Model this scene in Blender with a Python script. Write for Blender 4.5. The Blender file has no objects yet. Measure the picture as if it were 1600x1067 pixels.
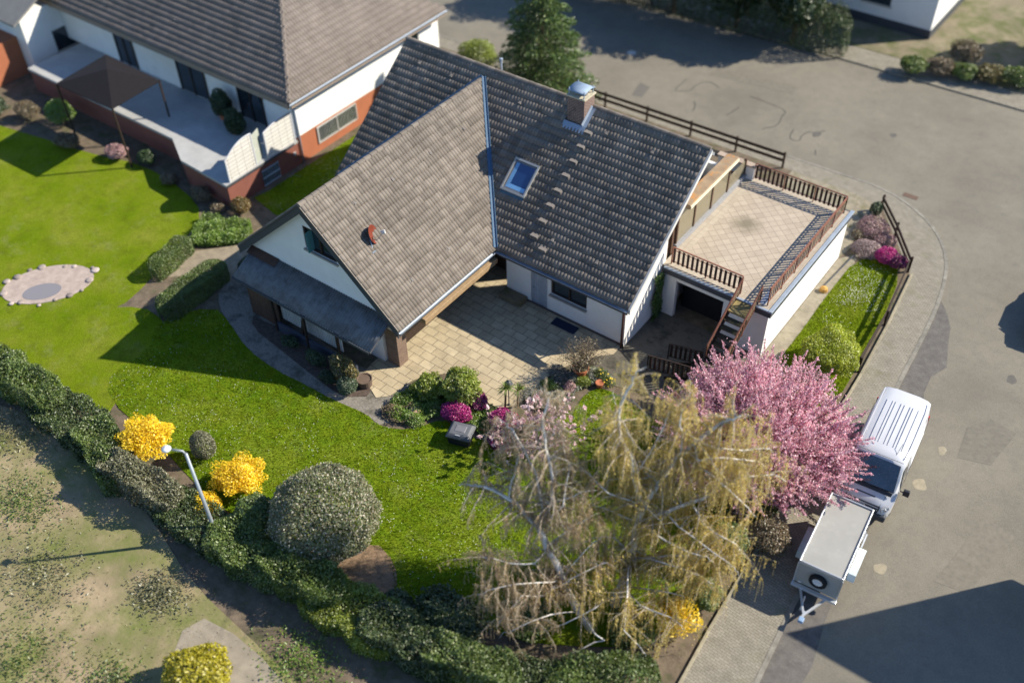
import bpy, math, random
import numpy as np
from mathutils import Matrix, Vector
R = math.radians
rng = np.random.default_rng(7)
random.seed(7)
scene = bpy.context.scene
# ---------------- camera ----------------
cam_d = bpy.data.cameras.new("camera"); cam = bpy.data.objects.new("camera", cam_d)
scene.collection.objects.link(cam); scene.camera = cam
YAW, PITCH, ROLL, FPX = -0.6543, 0.7724, -0.02365, 1586.8
_f = Vector((math.sin(YAW)*math.cos(PITCH), math.cos(YAW)*math.cos(PITCH), -math.sin(PITCH)))
_r = Vector((math.cos(YAW), -math.sin(YAW), 0)); _u = _r.cross(_f)
_r2 = _r*math.cos(ROLL)+_u*math.sin(ROLL); _u2 = -_r*math.sin(ROLL)+_u*math.cos(ROLL)
cam.matrix_world = Matrix(((_r2.x,_u2.x,-_f.x,31.703),(_r2.y,_u2.y,-_f.y,-33.529),(_r2.z,_u2.z,-_f.z,31.351),(0,0,0,1)))
cam_d.sensor_width = 36; cam_d.lens = FPX/1600*36
cam_d.clip_start = .5; cam_d.clip_end = 2000
cam_d.dof.use_dof = True; cam_d.dof.focus_distance = 40.0; cam_d.dof.aperture_fstop = 0.10
# ---------------- sky and sun ----------------
SX, SY = -0.97, -0.96           # ground shift of a shadow per metre of height
elev = math.atan(1/math.hypot(SX, SY)); az = math.atan2(-SX, -SY)
w = bpy.data.worlds.new("World"); scene.world = w; w.use_nodes = True
wn = w.node_tree
bg = wn.nodes["Background"]; sky = wn.nodes.new("ShaderNodeTexSky")
sky.sky_type = 'NISHITA'; sky.sun_disc = False; sky.sun_elevation = elev; sky.sun_rotation = az
sky.air_density = 1.0; sky.dust_density = .3; sky.ozone_density = 2.5
tint = wn.nodes.new("ShaderNodeMix"); tint.data_type = 'RGBA'; tint.blend_type = 'MULTIPLY'; tint.inputs[0].default_value = 1; tint.inputs[7].default_value = (.86, 1.0, 1.15, 1)
wn.links.new(sky.outputs[0], tint.inputs[6]); wn.links.new(tint.outputs[2], bg.inputs[0]); bg.inputs[1].default_value = 0.095
sl = bpy.data.lights.new("sun", 'SUN'); so = bpy.data.objects.new("sun", sl); scene.collection.objects.link(so)
sl.energy = 5.0; sl.angle = R(.5); sl.color = (1.0, .92, .77)
so.rotation_euler = Vector((SX, SY, -1)).to_track_quat('-Z', 'Y').to_euler()
vs = scene.view_settings; vs.view_transform = 'Standard'; vs.look = 'None'; vs.gamma = 1; vs.exposure = 0.85
# ---------------- mesh helpers ----------------
LOC = {}
def tag(o, label=None, cat=None, group=None, kind=None):
    if label: o['label'] = label
    if cat: o['category'] = cat
    if group: o['group'] = group
    if kind: o['kind'] = kind
    return o
def thing(name, label, cat, loc=(0,0,0), rotz=0, group=None):
    o = bpy.data.objects.new(name, None); scene.collection.objects.link(o)
    o.empty_display_size = .3
    o.location = loc; o.rotation_euler = (0,0,rotz); LOC[o.name] = Vector(loc)
    return tag(o, label, cat, group)
def npmesh(name, V, F, m, parent=None, rnd=None, origin=None, local=False, smooth=False):
    """V (n,3), F (m,k) of one size k -> ONE mesh object"""
    V = np.asarray(V, dtype=np.float32).reshape(-1,3); F = np.asarray(F, dtype=np.int32)
    k = F.shape[1]; nf = len(F)
    org = origin if origin is not None else (LOC[parent.name] if parent is not None else Vector((0,0,0)))
    if not local: V = V - np.array(org, dtype=np.float32)
    me = bpy.data.meshes.new(name)
    me.vertices.add(len(V)); me.vertices.foreach_set('co', V.ravel())
    me.loops.add(nf*k); me.loops.foreach_set('vertex_index', F.ravel())
    me.polygons.add(nf); me.polygons.foreach_set('loop_start', np.arange(0, nf*k, k, dtype=np.int32))
    if smooth: me.polygons.foreach_set('use_smooth', np.ones(nf, dtype=bool))
    if rnd is not None:
        a = me.attributes.new('rnd', 'FLOAT', 'FACE'); a.data.foreach_set('value', np.asarray(rnd, dtype=np.float32))
    me.update(calc_edges=True)
    if m: me.materials.append(m)
    o = bpy.data.objects.new(name, me); scene.collection.objects.link(o)
    if parent is not None: o.parent = parent; LOC[o.name] = Vector(org)
    else: o.location = org; LOC[o.name] = Vector(org)
    return o
class MB:
    def __init__(s): s.V=[]; s.F=[]; s.R=[]
    def add(s, vs, fs, r=None):
        n=len(s.V); s.V.extend([tuple(v) for v in vs]); r = random.random() if r is None else r
        for f in fs: s.F.append([i+n for i in f]); s.R.append(r)
        return s
    def box(s, x0,y0,z0,x1,y1,z1, r=None):
        x0,x1=min(x0,x1),max(x0,x1); y0,y1=min(y0,y1),max(y0,y1); z0,z1=min(z0,z1),max(z0,z1)
        return s.add([(x0,y0,z0),(x1,y0,z0),(x1,y1,z0),(x0,y1,z0),(x0,y0,z1),(x1,y0,z1),(x1,y1,z1),(x0,y1,z1)],
              [(0,3,2,1),(4,5,6,7),(0,1,5,4),(1,2,6,5),(2,3,7,6),(3,0,4,7)], r)
    def bar(s, p, q, w, h, up=(0,0,1), r=None):
        p=Vector(p); q=Vector(q); d=(q-p).normalized(); up=Vector(up)
        a=d.cross(up)
        if a.length<1e-4: a=d.cross(Vector((1,0,0)))
        a.normalize(); b=a.cross(d); a*=w/2; b*=h/2
        return s.add([p-a-b,p+a-b,p+a+b,p-a+b,q-a-b,q+a-b,q+a+b,q-a+b],[(3,2,1,0),(4,5,6,7),(0,1,5,4),(1,2,6,5),(2,3,7,6),(3,0,4,7)], r)
    def tube(s, pts, rad, n=6, r=None, cap=True):
        pts=[Vector(p) for p in pts]; N=len(pts); rad=[rad]*N if isinstance(rad,(int,float)) else rad
        vs=[]; pa=None
        for i,p in enumerate(pts):
            d=(pts[min(i+1,N-1)]-pts[max(i-1,0)])
            if d.length<1e-6: d=Vector((0,0,1))
            d.normalize()
            if pa is None:
                pa=d.cross(Vector((0,0,1)) if abs(d.z)<.9 else Vector((1,0,0)))
            pa=pa-d*pa.dot(d); pa.normalize(); b=d.cross(pa)
            for k in range(n):
                t=2*math.pi*k/n; vs.append(p+(pa*math.cos(t)+b*math.sin(t))*rad[i])
        fs=[]
        for i in range(N-1):
            for k in range(n): fs.append((i*n+k,i*n+(k+1)%n,(i+1)*n+(k+1)%n,(i+1)*n+k))
        if cap: fs.append(tuple(range(n-1,-1,-1))); fs.append(tuple((N-1)*n+k for k in range(n)))
        return s.add(vs,fs,r)
    def prism(s, poly, z0, z1, r=None):
        n=len(poly)
        a=sum(poly[i][0]*poly[(i+1)%n][1]-poly[(i+1)%n][0]*poly[i][1] for i in range(n))
        if a<0: poly=poly[::-1]
        vs=[(x,y,z0) for x,y in poly]+[(x,y,z1) for x,y in poly]
        fs=[tuple(range(n,2*n))]+[(i,(i+1)%n,n+(i+1)%n,n+i) for i in range(n)]
        fs.append(tuple(range(n-1,-1,-1)))
        return s.add(vs,fs,r)
    def lathe(s, prof, c=(0,0,0), n=16, r=None, axis=None, cap=True):
        vs=[]; c=Vector(c)
        ax=Vector(axis).normalized() if axis else Vector((0,0,1))
        e1=ax.cross(Vector((1,0,0)) if abs(ax.x)<.9 else Vector((0,1,0))).normalized(); e2=ax.cross(e1)
        for (rr,z) in prof:
            for k in range(n):
                t=2*math.pi*k/n; vs.append(c+ax*z+(e1*math.cos(t)+e2*math.sin(t))*rr)
        fs=[(i*n+k,i*n+(k+1)%n,(i+1)*n+(k+1)%n,(i+1)*n+k) for i in range(len(prof)-1) for k in range(n)]
        if cap and prof[0][0]>1e-4: fs.append(tuple(range(n-1,-1,-1)))
        if cap and prof[-1][0]>1e-4: fs.append(tuple((len(prof)-1)*n+k for k in range(n)))
        return s.add(vs,fs,r)
    def quad(s,a,b,c,d,r=None): return s.add([a,b,c,d],[(0,1,2,3)],r)
    def extr(s, poly3, off, r=None):
        n=len(poly3); off=Vector(off); vs=[Vector(p) for p in poly3]+[Vector(p)+off for p in poly3]
        return s.add(vs,[tuple(range(n-1,-1,-1)),tuple(range(n,2*n))]+[(i,(i+1)%n,n+(i+1)%n,n+i) for i in range(n)],r)
    def build(s, name, m, parent=None, origin=None, local=False, smooth=False, bev=0, fixn=False):
        org = Vector(origin) if origin is not None else (LOC[parent.name] if parent is not None else Vector((0,0,0)))
        V=[Vector(v) for v in s.V] if local else [Vector(v)-org for v in s.V]
        me=bpy.data.meshes.new(name); me.from_pydata(V,[],s.F); me.update()
        a=me.attributes.new('rnd','FLOAT','FACE'); a.data.foreach_set('value', np.array(s.R,dtype=np.float32))
        if smooth: me.polygons.foreach_set('use_smooth', np.ones(len(s.F),dtype=bool))
        if m: me.materials.append(m)
        if fixn:
            import bmesh
            b=bmesh.new(); b.from_mesh(me); bmesh.ops.recalc_face_normals(b,faces=b.faces); b.to_mesh(me); b.free()
        o=bpy.data.objects.new(name,me); scene.collection.objects.link(o)
        if parent is not None: o.parent=parent
        else: o.location=org
        LOC[o.name]=Vector(org)
        if bev:
            md=o.modifiers.new('bevel','BEVEL'); md.width=bev; md.segments=2; md.limit_method='ANGLE'; md.angle_limit=R(40)
        return o
def struct(o): o['kind']='structure'; return o
# ---------------- materials ----------------
def mat(name):
    m=bpy.data.materials.new(name); m.use_nodes=True; nt=m.node_tree
    for n in list(nt.nodes): nt.nodes.remove(n)
    out=nt.nodes.new('ShaderNodeOutputMaterial')
    return m, nt, out
class NT:
    def __init__(s, nt): s.nt=nt
    def n(s, t, **kw):
        nd=s.nt.nodes.new(t)
        for k,v in kw.items():
            if k.startswith('i_'):
                nd.inputs[int(k[2:]) if k[2:].isdigit() else k[2:].replace('_',' ')].default_value=v
            else: setattr(nd,k,v)
        return nd
    def l(s,a,b): s.nt.links.new(a,b)
    def coord(s): return s.n('ShaderNodeNewGeometry').outputs['Position']
    def noise(s, scale, detail=4, rough=.6, vec=None):
        nd=s.n('ShaderNodeTexNoise'); nd.inputs['Scale'].default_value=scale; nd.inputs['Detail'].default_value=detail; nd.inputs['Roughness'].default_value=rough
        s.l(vec if vec is not None else s.coord(), nd.inputs['Vector']); return nd.outputs['Fac']
    def ramp(s, fac, stops):
        nd=s.n('ShaderNodeValToRGB'); el=nd.color_ramp.elements
        while len(el)<len(stops): el.new(.5)
        for e,(p,c) in zip(el,stops): e.position=p; e.color=(c[0],c[1],c[2],1) if not isinstance(c,(int,float)) else (c,c,c,1)
        s.l(fac, nd.inputs[0]); return nd.outputs[0]
    def mix(s, fac, a, b, mode='MIX'):
        nd=s.n('ShaderNodeMix', data_type='RGBA', blend_type=mode)
        for sock,v in ((nd.inputs[0],fac),(nd.inputs[6],a),(nd.inputs[7],b)):
            if hasattr(v,'is_linked'): s.l(v,sock)
            elif isinstance(v,(int,float)): sock.default_value = v if sock==nd.inputs[0] else (v,v,v,1)
            else: sock.default_value=(v[0],v[1],v[2],1)
        return nd.outputs[2]
    def math(s, op, a, b=0):
        nd=s.n('ShaderNodeMath', operation=op)
        for sock,v in ((nd.inputs[0],a),(nd.inputs[1],b)):
            if hasattr(v,'is_linked'): s.l(v,sock)
            else: sock.default_value=v
        return nd.outputs[0]
    def rnd(s): return s.n('ShaderNodeAttribute', attribute_name='rnd').outputs['Fac']
    def bump(s, h, strength=.3, dist=.02, prev=None):
        nd=s.n('ShaderNodeBump'); nd.inputs['Strength'].default_value=strength; nd.inputs['Distance'].default_value=dist
        s.l(h, nd.inputs['Height'])
        if prev is not None: s.l(prev, nd.inputs['Normal'])
        return nd.outputs[0]
def principled(N, out, col, rough=.8, bump=None, metal=0, spec=.3, extra=None):
    p=N.n('ShaderNodeBsdfPrincipled'); p.inputs['Roughness'].default_value=rough; p.inputs['Metallic'].default_value=metal
    p.inputs['Specular IOR Level'].default_value=spec
    if hasattr(col,'is_linked'): N.l(col,p.inputs['Base Color'])
    else: p.inputs['Base Color'].default_value=(*col,1)
    if hasattr(rough,'is_linked'): N.l(rough,p.inputs['Roughness'])
    if bump is not None: N.l(bump,p.inputs['Normal'])
    N.l(p.outputs[0],out.inputs[0]); return p
_C={}
def plain(name, col, rough=.7, var=.12, scale=6, metal=0, bump=0, bscale=40, rv=.15, spec=.3, dirt=None):
    if name in _C: return _C[name]
    m,nt,out=mat(name); N=NT(nt)
    f=N.noise(scale,5,.65); lo=tuple(c*(1-var) for c in col); hi=tuple(min(1,c*(1+var)) for c in col)
    c=N.ramp(f,[(.3,lo),(.7,hi)])
    if rv: 
        k=N.math('ADD',N.math('MULTIPLY',N.rnd(),2*rv),1-rv); c=N.mix(1.0,c,k,'MULTIPLY')
    if dirt:
        g=N.ramp(N.noise(dirt[1],6,.7),[(dirt[2],0),(dirt[3],1)]); c=N.mix(g,c,dirt[0])
    b=N.bump(N.noise(bscale,3,.6),bump,.02) if bump else None
    principled(N,out,c,rough,b,metal,spec); _C[name]=m; return m
def leafmat(name, stops, trans=.3, clump=.6, rough=.5, cl_scale=1.4, gloss=.06):
    """stops: colours by a leaf's own random number; slow noise shifts the tone of whole clumps of leaves"""
    if name in _C: return _C[name]
    m,nt,out=mat(name); N=NT(nt)
    c=N.ramp(N.rnd(),[(i/(max(1,len(stops)-1)),s) for i,s in enumerate(stops)])
    k=N.ramp(N.noise(cl_scale,2,.5),[(.35,1-clump*.5),(.65,1+clump*.4)])
    c=N.mix(1.0,c,k,'MULTIPLY')
    d=N.n('ShaderNodeBsdfDiffuse'); t=N.n('ShaderNodeBsdfTranslucent'); g=N.n('ShaderNodeBsdfGlossy'); g.inputs['Roughness'].default_value=rough
    N.l(c,d.inputs[0]); N.l(c,t.inputs[0])
    mx=N.n('ShaderNodeMixShader'); mx.inputs[0].default_value=trans; N.l(d.outputs[0],mx.inputs[1]); N.l(t.outputs[0],mx.inputs[2])
    m2=N.n('ShaderNodeMixShader'); m2.inputs[0].default_value=gloss; N.l(mx.outputs[0],m2.inputs[1]); N.l(g.outputs[0],m2.inputs[2])
    N.l(m2.outputs[0],out.inputs[0]); _C[name]=m; return m
def brickmat(name, c1, c2, mortar, bw, bh, ms=.01, rot=0, plane='XY', offset=.5, rough=.85, dirt=None, bump=.4, var=.2):
    if name in _C: return _C[name]
    m,nt,out=mat(name); N=NT(nt)
    pos=N.coord()
    if plane=='XY': vec=pos
    else:
        sx=N.n('ShaderNodeSeparateXYZ'); N.l(pos,sx.inputs[0]); cx=N.n('ShaderNodeCombineXYZ')
        N.l(N.math('ADD',sx.outputs[0],sx.outputs[1]),cx.inputs[0]); N.l(sx.outputs[2],cx.inputs[1]); vec=cx.outputs[0]
    mp=N.n('ShaderNodeMapping'); mp.inputs['Rotation'].default_value=(0,0,rot); N.l(vec,mp.inputs[0])
    b=N.n('ShaderNodeTexBrick'); b.offset=offset; N.l(mp.outputs[0],b.inputs['Vector'])
    b.inputs['Scale'].default_value=1; b.inputs['Brick Width'].default_value=bw; b.inputs['Row Height'].default_value=bh
    b.inputs['Mortar Size'].default_value=ms; b.inputs['Mortar Smooth'].default_value=.3; b.inputs['Bias'].default_value=0
    b.inputs['Color1'].default_value=(*c1,1); b.inputs['Color2'].default_value=(*c2,1); b.inputs['Mortar'].default_value=(*mortar,1)
    c=b.outputs['Color']
    k=N.ramp(N.noise(1.7,6,.7),[(.3,1-var),(.7,1+var*.6)]); c=N.mix(1.0,c,k,'MULTIPLY')
    if dirt:
        g=N.ramp(N.noise(dirt[1],6,.7),[(dirt[2],0),(dirt[3],1)]); c=N.mix(g,c,dirt[0])
    h=N.math('SUBTRACT',N.math('MULTIPLY',N.noise(60,3,.7),.25),b.outputs['Fac'])
    principled(N,out,c,rough,N.bump(h,bump,.01)); _C[name]=m; return m
TAR = [[(7.17, 16.29), (7.18, 14.68), (7.62, 14.9), (8.04, 15.29), (7.95, 15.84), (8.16, 16.62), (8.7, 16.81), (9.26, 16.49)], [(8.73, 14.37), (9.06, 14.0), (9.22, 13.35)], [(11.21, 15.25), (11.03, 14.04)], [(11.18, 16.68), (12.35, 16.64), (13.65, 16.45), (13.62, 15.76), (13.85, 15.03), (13.74, 14.46), (13.47, 14.2), (13.33, 13.86)], [(14.78, 14.88), (14.89, 14.08), (15.2, 13.83), (15.57, 14.02), (15.38, 14.59), (15.59, 15.21), (15.85, 15.23), (16.29, 15.77)], [(16.61, 13.75), (16.84, 13.23)]]
# ================= SETTING: ground, road, pavement, lawns =================
def smooth_poly(pts, it=2):
    for _ in range(it):
        q=[]
        n=len(pts)
        for i in range(n):
            a,b=pts[i],pts[(i+1)%n]
            q+= [(a[0]*.75+b[0]*.25,a[1]*.75+b[1]*.25),(a[0]*.25+b[0]*.75,a[1]*.25+b[1]*.75)]
        pts=q
    return pts
def smooth_line(pts, it=2):
    for _ in range(it):
        q=[pts[0]]
        for a,b in zip(pts[:-1],pts[1:]): q+=[(a[0]*.75+b[0]*.25,a[1]*.75+b[1]*.25),(a[0]*.25+b[0]*.75,a[1]*.25+b[1]*.75)]
        pts=q+[pts[-1]]
    return pts
def inpoly(P, poly):
    x,y=P[:,0],P[:,1]; r=np.zeros(len(P),bool); n=len(poly)
    for i in range(n):
        x0,y0=poly[i]; x1,y1=poly[(i+1)%n]
        c=((y0>y)!=(y1>y))
        with np.errstate(divide='ignore',invalid='ignore'): xi=(x1-x0)*(y-y0)/(y1-y0+1e-12)+x0
        r^= c&(x<xi)
    return r
def sample(poly, n, rg=rng):
    a=np.array(poly); lo,hi=a.min(0),a.max(0); out=[]; tot=0
    while tot<n:
        P=lo+(hi-lo)*rg.random((n*2,2)); P=P[inpoly(P,poly)]; out.append(P); tot+=len(P)
    return np.concatenate(out)[:n]
def sheet(name, poly, m, z, drop=.02):
    mb=MB(); mb.prism(list(poly), z-drop, z, .5); return struct(mb.build(name, m))

# asphalt: worn, warm grey, patchy
m_asph,nt,out=mat('asphalt'); N=NT(nt)
c=N.ramp(N.noise(.22,5,.6),[(.3,(.145,.130,.104)),(.55,(.188,.170,.134)),(.75,(.208,.188,.148))])
c=N.mix(N.ramp(N.noise(1.6,6,.75),[(.45,0),(.75,.55)]),c,(.125,.115,.098))
c=N.mix(1.0,c,N.ramp(N.noise(45,2,.7),[(.3,.72),(.7,1.25)]),'MULTIPLY')
principled(N,out,c,.9,N.bump(N.noise(70,3,.7),.5,.01))
# verge of older, darker asphalt along the right kerb
m_asph2,nt,out=mat('asphalt_old'); N=NT(nt)
c=N.ramp(N.noise(3,6,.7),[(.3,(.09,.082,.076)),(.7,(.15,.138,.125))])
c=N.mix(1.0,c,N.ramp(N.noise(55,2,.8),[(.3,.6),(.7,1.35)]),'MULTIPLY')
principled(N,out,c,.9,N.bump(N.noise(70,3,.7),.6,.012))
m_pave=brickmat('pavement_blocks',(.215,.195,.155),(.26,.235,.19),(.11,.1,.075),.2,.1,.008,0.05,dirt=((.13,.125,.06),.8,.55,.85))
m_kerb=plain('kerb_stone',(.205,.19,.16),.85,.3,3,bump=.3)
m_soil=plain('soil',(.13,.10,.07),.95,.35,2.5,bump=.8,bscale=12,dirt=((.06,.07,.025),1.2,.5,.7))
m_gravel=plain('gravel',(.20,.18,.15),.95,.3,9,bump=1,bscale=30,dirt=((.07,.065,.05),.9,.5,.65))
def grassmat(name, stops, yel, patch=.5):
    m,nt,out=mat(name); N=NT(nt)
    c=N.ramp(N.noise(.45,5,.6),[(.3,stops[0]),(.5,stops[1]),(.7,stops[2])])
    c=N.mix(N.ramp(N.noise(2.2,6,.75),[(.46,0),(.72,patch)]),c,yel); c=N.mix(N.ramp(N.noise(1.1,6,.7),[(.5,0),(.72,.6)]),c,tuple(v*.55 for v in stops[0])); c=N.mix(N.ramp(N.noise(.8,7,.75),[(.54,0),(.74,.55)]),c,(.21,.215,.085))
    c=N.mix(1.0,c,N.ramp(N.noise(24,4,.8),[(.3,.55),(.7,1.5)]),'MULTIPLY')
    principled(N,out,c,.9,N.bump(N.noise(30,4,.8),1,.05),spec=0); return m
m_grass=grassmat('lawn_grass',[(.085,.160,.008),(.135,.205,.012),(.190,.240,.026)],(.23,.215,.010))
m_grass2=grassmat('neighbour_grass',[(.105,.165,.006),(.140,.192,.010),(.185,.212,.025)],(.19,.19,.03))
m_dry=plain('dry_ground',(.27,.21,.13),.95,.3,.6,bump=.8,bscale=6,dirt=((.12,.14,.035),.33,.40,.66))

m_base=plain('far_ground',(.13,.12,.075),.95,.25,.2,dirt=((.07,.085,.03),.15,.4,.6))
mb=MB(); mb.quad((-300,-300,-.14),(300,-300,-.14),(300,300,-.14),(-300,300,-.14),.5); struct(mb.build('ground',m_base))
KERB=smooth_line([(-60,11.75),(-4,11.85),(11.1,11.95),(18.5,12.2),(21.4,12.25),(24.0,10.9),(25.6,8.8),(26.3,6.0),(26.6,3),(26.8,-.7),(27.35,-7),(27.85,-13.3),(28.6,-22),(29.5,-45)],2)
INNER=[(-60,10.75),(4,10.8),(16.2,11.05),(20,11.0),(21.6,10.7),(24.15,7.2),(24.6,6.6),(25.05,2.5),(25.3,-1),(25.55,-7),(25.95,-15.5),(26.6,-24),(27.5,-45)]
road=KERB+[(41,-45),(39.5,-13),(38.2,4),(38,14),(40,20),(44,22.5),(90,24.5),(90,26),(-60,21.5)]
sheet('road',road,m_asph,-.10,.03)
ol=[p for p in KERB if p[1]<6.2 and p[1]>-24]
sheet('road_edge',[(x+.002,y) for x,y in ol]+[(x+min(1.25,.2+.35*i)+.16*math.sin(i*1.7)+.1*math.sin(i*4.1),y) for i,(x,y) in enumerate(ol)][::-1],m_asph2,-.096,.003)
sheet('pavement',INNER+KERB[::-1],m_pave,0,.13)
def ribbon(name, line, w0, w1, z0, z1, m, seg=None):
    mb=MB()
    for a,b in zip(line[:-1],line[1:]):
        d=Vector((b[0]-a[0],b[1]-a[1],0)); L=d.length
        if L<.01: continue
        d.normalize(); nrm=Vector((d.y,-d.x,0))
        mb.add([Vector((a[0],a[1],z0))+nrm*w0,Vector((b[0],b[1],z0))+nrm*w0,Vector((b[0],b[1],z0))+nrm*w1,Vector((a[0],a[1],z0))+nrm*w1,
                Vector((a[0],a[1],z1))+nrm*w0,Vector((b[0],b[1],z1))+nrm*w0,Vector((b[0],b[1],z1))+nrm*w1,Vector((a[0],a[1],z1))+nrm*w1],
               [(4,7,6,5),(0,1,5,4),(1,2,6,5),(2,3,7,6),(3,0,4,7)])
    return struct(mb.build(name,m))
ribbon('kerb',KERB,-.14,.02,-.13,.012,m_kerb)
ribbon('gutter_strip',[p for p in KERB],.02,.32,-.12,-.090,plain('gutter_blocks',(.20,.185,.155),.9,.2,5,bump=.4))
# far side of the back street
sheet('far_pavement',[(-60,21.5),(90,26),(90,28),(-60,23.3)],m_pave,-.02,.1)
sheet('far_garden',[(-60,23.3),(90,28),(90,80),(-60,80)],plain('far_soil',(.19,.16,.105),.95,.25,.6,dirt=((.09,.1,.035),.5,.45,.6)),0,.13)
# building plot: soil under everything, then the sheets that lie on it
sheet('garden_soil',INNER+[(-60,-45)],m_soil,0,.14)
lawn=smooth_poly([(-0.48,-14.11),(0.9,-14.45),(2.84,-15.2),(4.84,-15.37),(6.64,-15.24),(8.1,-15.19),(9.86,-14.94),(10.5,-15.15),(11.42,-14.85),(12.03,-14.24),(12.49,-13.35),(13.31,-13.32),(14.51,-13.38),(15.75,-12.6),(16.11,-11.18),(16.6,-9.62),(16.5,-8.67),(16.89,-7.95),(18.82,-8.16),(21.74,-8.58),(24.43,-10.48),(25.0,-12.76),(25.03,-15.38),(24.41,-17.33),(22.67,-18.6),(20.78,-19.68),(19.19,-19.77),(17.25,-20.56),(16.2,-20.6),(15.7,-20.0),(14.6,-19.4),(13.69,-20.6),(11.16,-21.3),(8.94,-21.8),(6.52,-21.5),(3.71,-21.0),(0.27,-20.7),(-0.85,-19.6),(-0.54,-17.76),(-1.9,-16.29)],1)
sheet('lawn',lawn,m_grass,.024,.03)
leftlawn=smooth_poly([(-6.3,-9.7),(-8.5,-8.9),(-12.47,-8.6),(-15.46,-9.6),(-19.78,-10.3),(-30,-12.5),(-34,-22),(-14,-24.5),(-6.94,-20.6),(-5.27,-18.4),(-3.93,-16.9),(-4.3,-14.89),(-5.0,-13.19),(-5.5,-11.46)],1)
sheet('neighbour_lawn',leftlawn,m_grass2,.022,.03)
strip2=smooth_poly([(-9.5,-22.0),(-6.0,-18.6),(-4.0,-16.6),(-2.4,-15.9),(-.2,-16.8),(.3,-19.4),(.8,-20.8),(1.2,-21.5),(-2.85,-22.2),(-8.0,-23.3)],1)
sheet('rough_grass',strip2,m_grass2,.018,.03)
backgrass=[(-4.89,3.5),(-4.9,-1.3),(-4.95,-2.76),(-5.0,-4.98),(-5.0,-6.29),(-5.2,-7.2),(-3.19,-7.6),(-1.6,-6.9),(-.4,-5),(.3,-3),(.3,8)]
sheet('side_grass',backgrass,m_grass,.02,.03)
frontgrass=smooth_poly([(22.16,6.1),(23.27,6.9),(24.3,6.4),(24.85,2.5),(25.1,-1.07),(25.25,-5),(23.6,-6.0),(22.5,-4.5),(22.15,-2.16),(22.2,-.3),(22.1,2.9)],1)
sheet('front_grass',frontgrass,m_grass2,.02,.03)
dry=smooth_poly([(-30,-32),(-12,-27),(-3,-23.2),(3.32,-23.0),(6.72,-23.6),(10.1,-24.6),(13.7,-24.9),(17.5,-25.2),(24,-24),(26,-26),(22,-40),(-20,-40)],1)
sheet('dry_ground',dry,m_dry,.016,.03)
sheet('gravel_lane',smooth_poly([(11.0,-25.4),(13.52,-25.0),(17.0,-25.6),(22,-25),(21,-30),(16,-32),(12.5,-28)],1),plain('lane',(.25,.215,.165),.95,.2,2,bump=.5),.022,.03)
sheet('gravel_path',smooth_poly([(-1.3,-11.7),(-1.2,-13.2),(-.3,-14.0),(0.9,-14.5),(2.84,-15.25),(4.84,-15.42),(6.64,-15.3),(8.1,-15.25),(9.86,-15.0),(10.86,-15.1),(11.07,-13.5),(10.2,-12.3),(7.0,-13.3),(1.0,-11.9)],1),m_gravel,.012,.03)
m_mulch=plain('bark_mulch',(.085,.062,.05),.95,.4,6,bump=1,bscale=18)
sheet('mulch_strip',smooth_poly([(1.4,-13.4),(8.0,-13.4),(9.4,-14.0),(8.3,-14.85),(6.6,-14.7),(4,-14.35),(2.0,-14.1)],1),m_mulch,.03,.03)
m_slab=brickmat('patio_slabs',(.37,.30,.195),(.45,.375,.25),(.12,.10,.07),.62,.42,.014,0.02,dirt=((.21,.175,.11),.7,.52,.85),bump=.5,var=.22)
sheet('patio',[(8.0,-3.7),(16.2,-5.3),(16.2,-6.1),(15.35,-7.0),(14.89,-8.03),(14.66,-8.9),(14.71,-9.68),(14.6,-10.67),(14.2,-11.47),(13.6,-11.56),(12.72,-11.25),(11.09,-11.15),(10.32,-12.0),(10.05,-12.52),(9.9,-13.65),(9.5,-14.05),(8.1,-13.4),(8.0,-12.5)],m_slab,.035,.05)
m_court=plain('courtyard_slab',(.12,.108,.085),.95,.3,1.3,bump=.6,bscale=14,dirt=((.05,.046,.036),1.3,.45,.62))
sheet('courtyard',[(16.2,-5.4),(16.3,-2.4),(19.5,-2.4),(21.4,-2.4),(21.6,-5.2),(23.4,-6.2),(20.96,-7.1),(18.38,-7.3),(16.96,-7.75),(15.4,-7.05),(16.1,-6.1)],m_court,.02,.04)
sheet('front_path',[(21.45,5.6),(22.15,6.6),(22.3,2.9),(22.2,-.3),(22.3,-4.5),(21.45,-3.5)],plain('path_slabs',(.25,.22,.165),.95,.25,2,bump=.5,dirt=((.12,.13,.05),1.5,.55,.75)),.014,.03)
sheet('corner_paving',[(17,11.0),(20,11.0),(21.6,10.65),(22.0,9.4),(21.3,8.6),(21.6,6.6),(21.45,5.8),(16.5,5.8),(16.5,11.0)],plain('corner_gravel',(.24,.21,.155),.95,.25,3,bump=.6,dirt=((.13,.12,.05),1.4,.5,.7)),.016,.03)
sheet('bare_patch',smooth_poly([(13.7,-20.9),(14.2,-19.4),(15.6,-19.7),(16.4,-20.6),(15.4,-21.5),(13.9,-21.4)],1),plain('bare_soil',(.20,.135,.085),.95,.35,7,bump=.9,bscale=18),.026,.03)
sheet('stone_dust',[(-4.9,-12.6),(-2.2,-9.6),(-.9,-10.6),(-1.2,-13),(-2.0,-12.2),(-3.8,-14.0)],plain('bare_sand',(.24,.20,.145),.95,.25,3,bump=.6),.013,.03)
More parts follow.
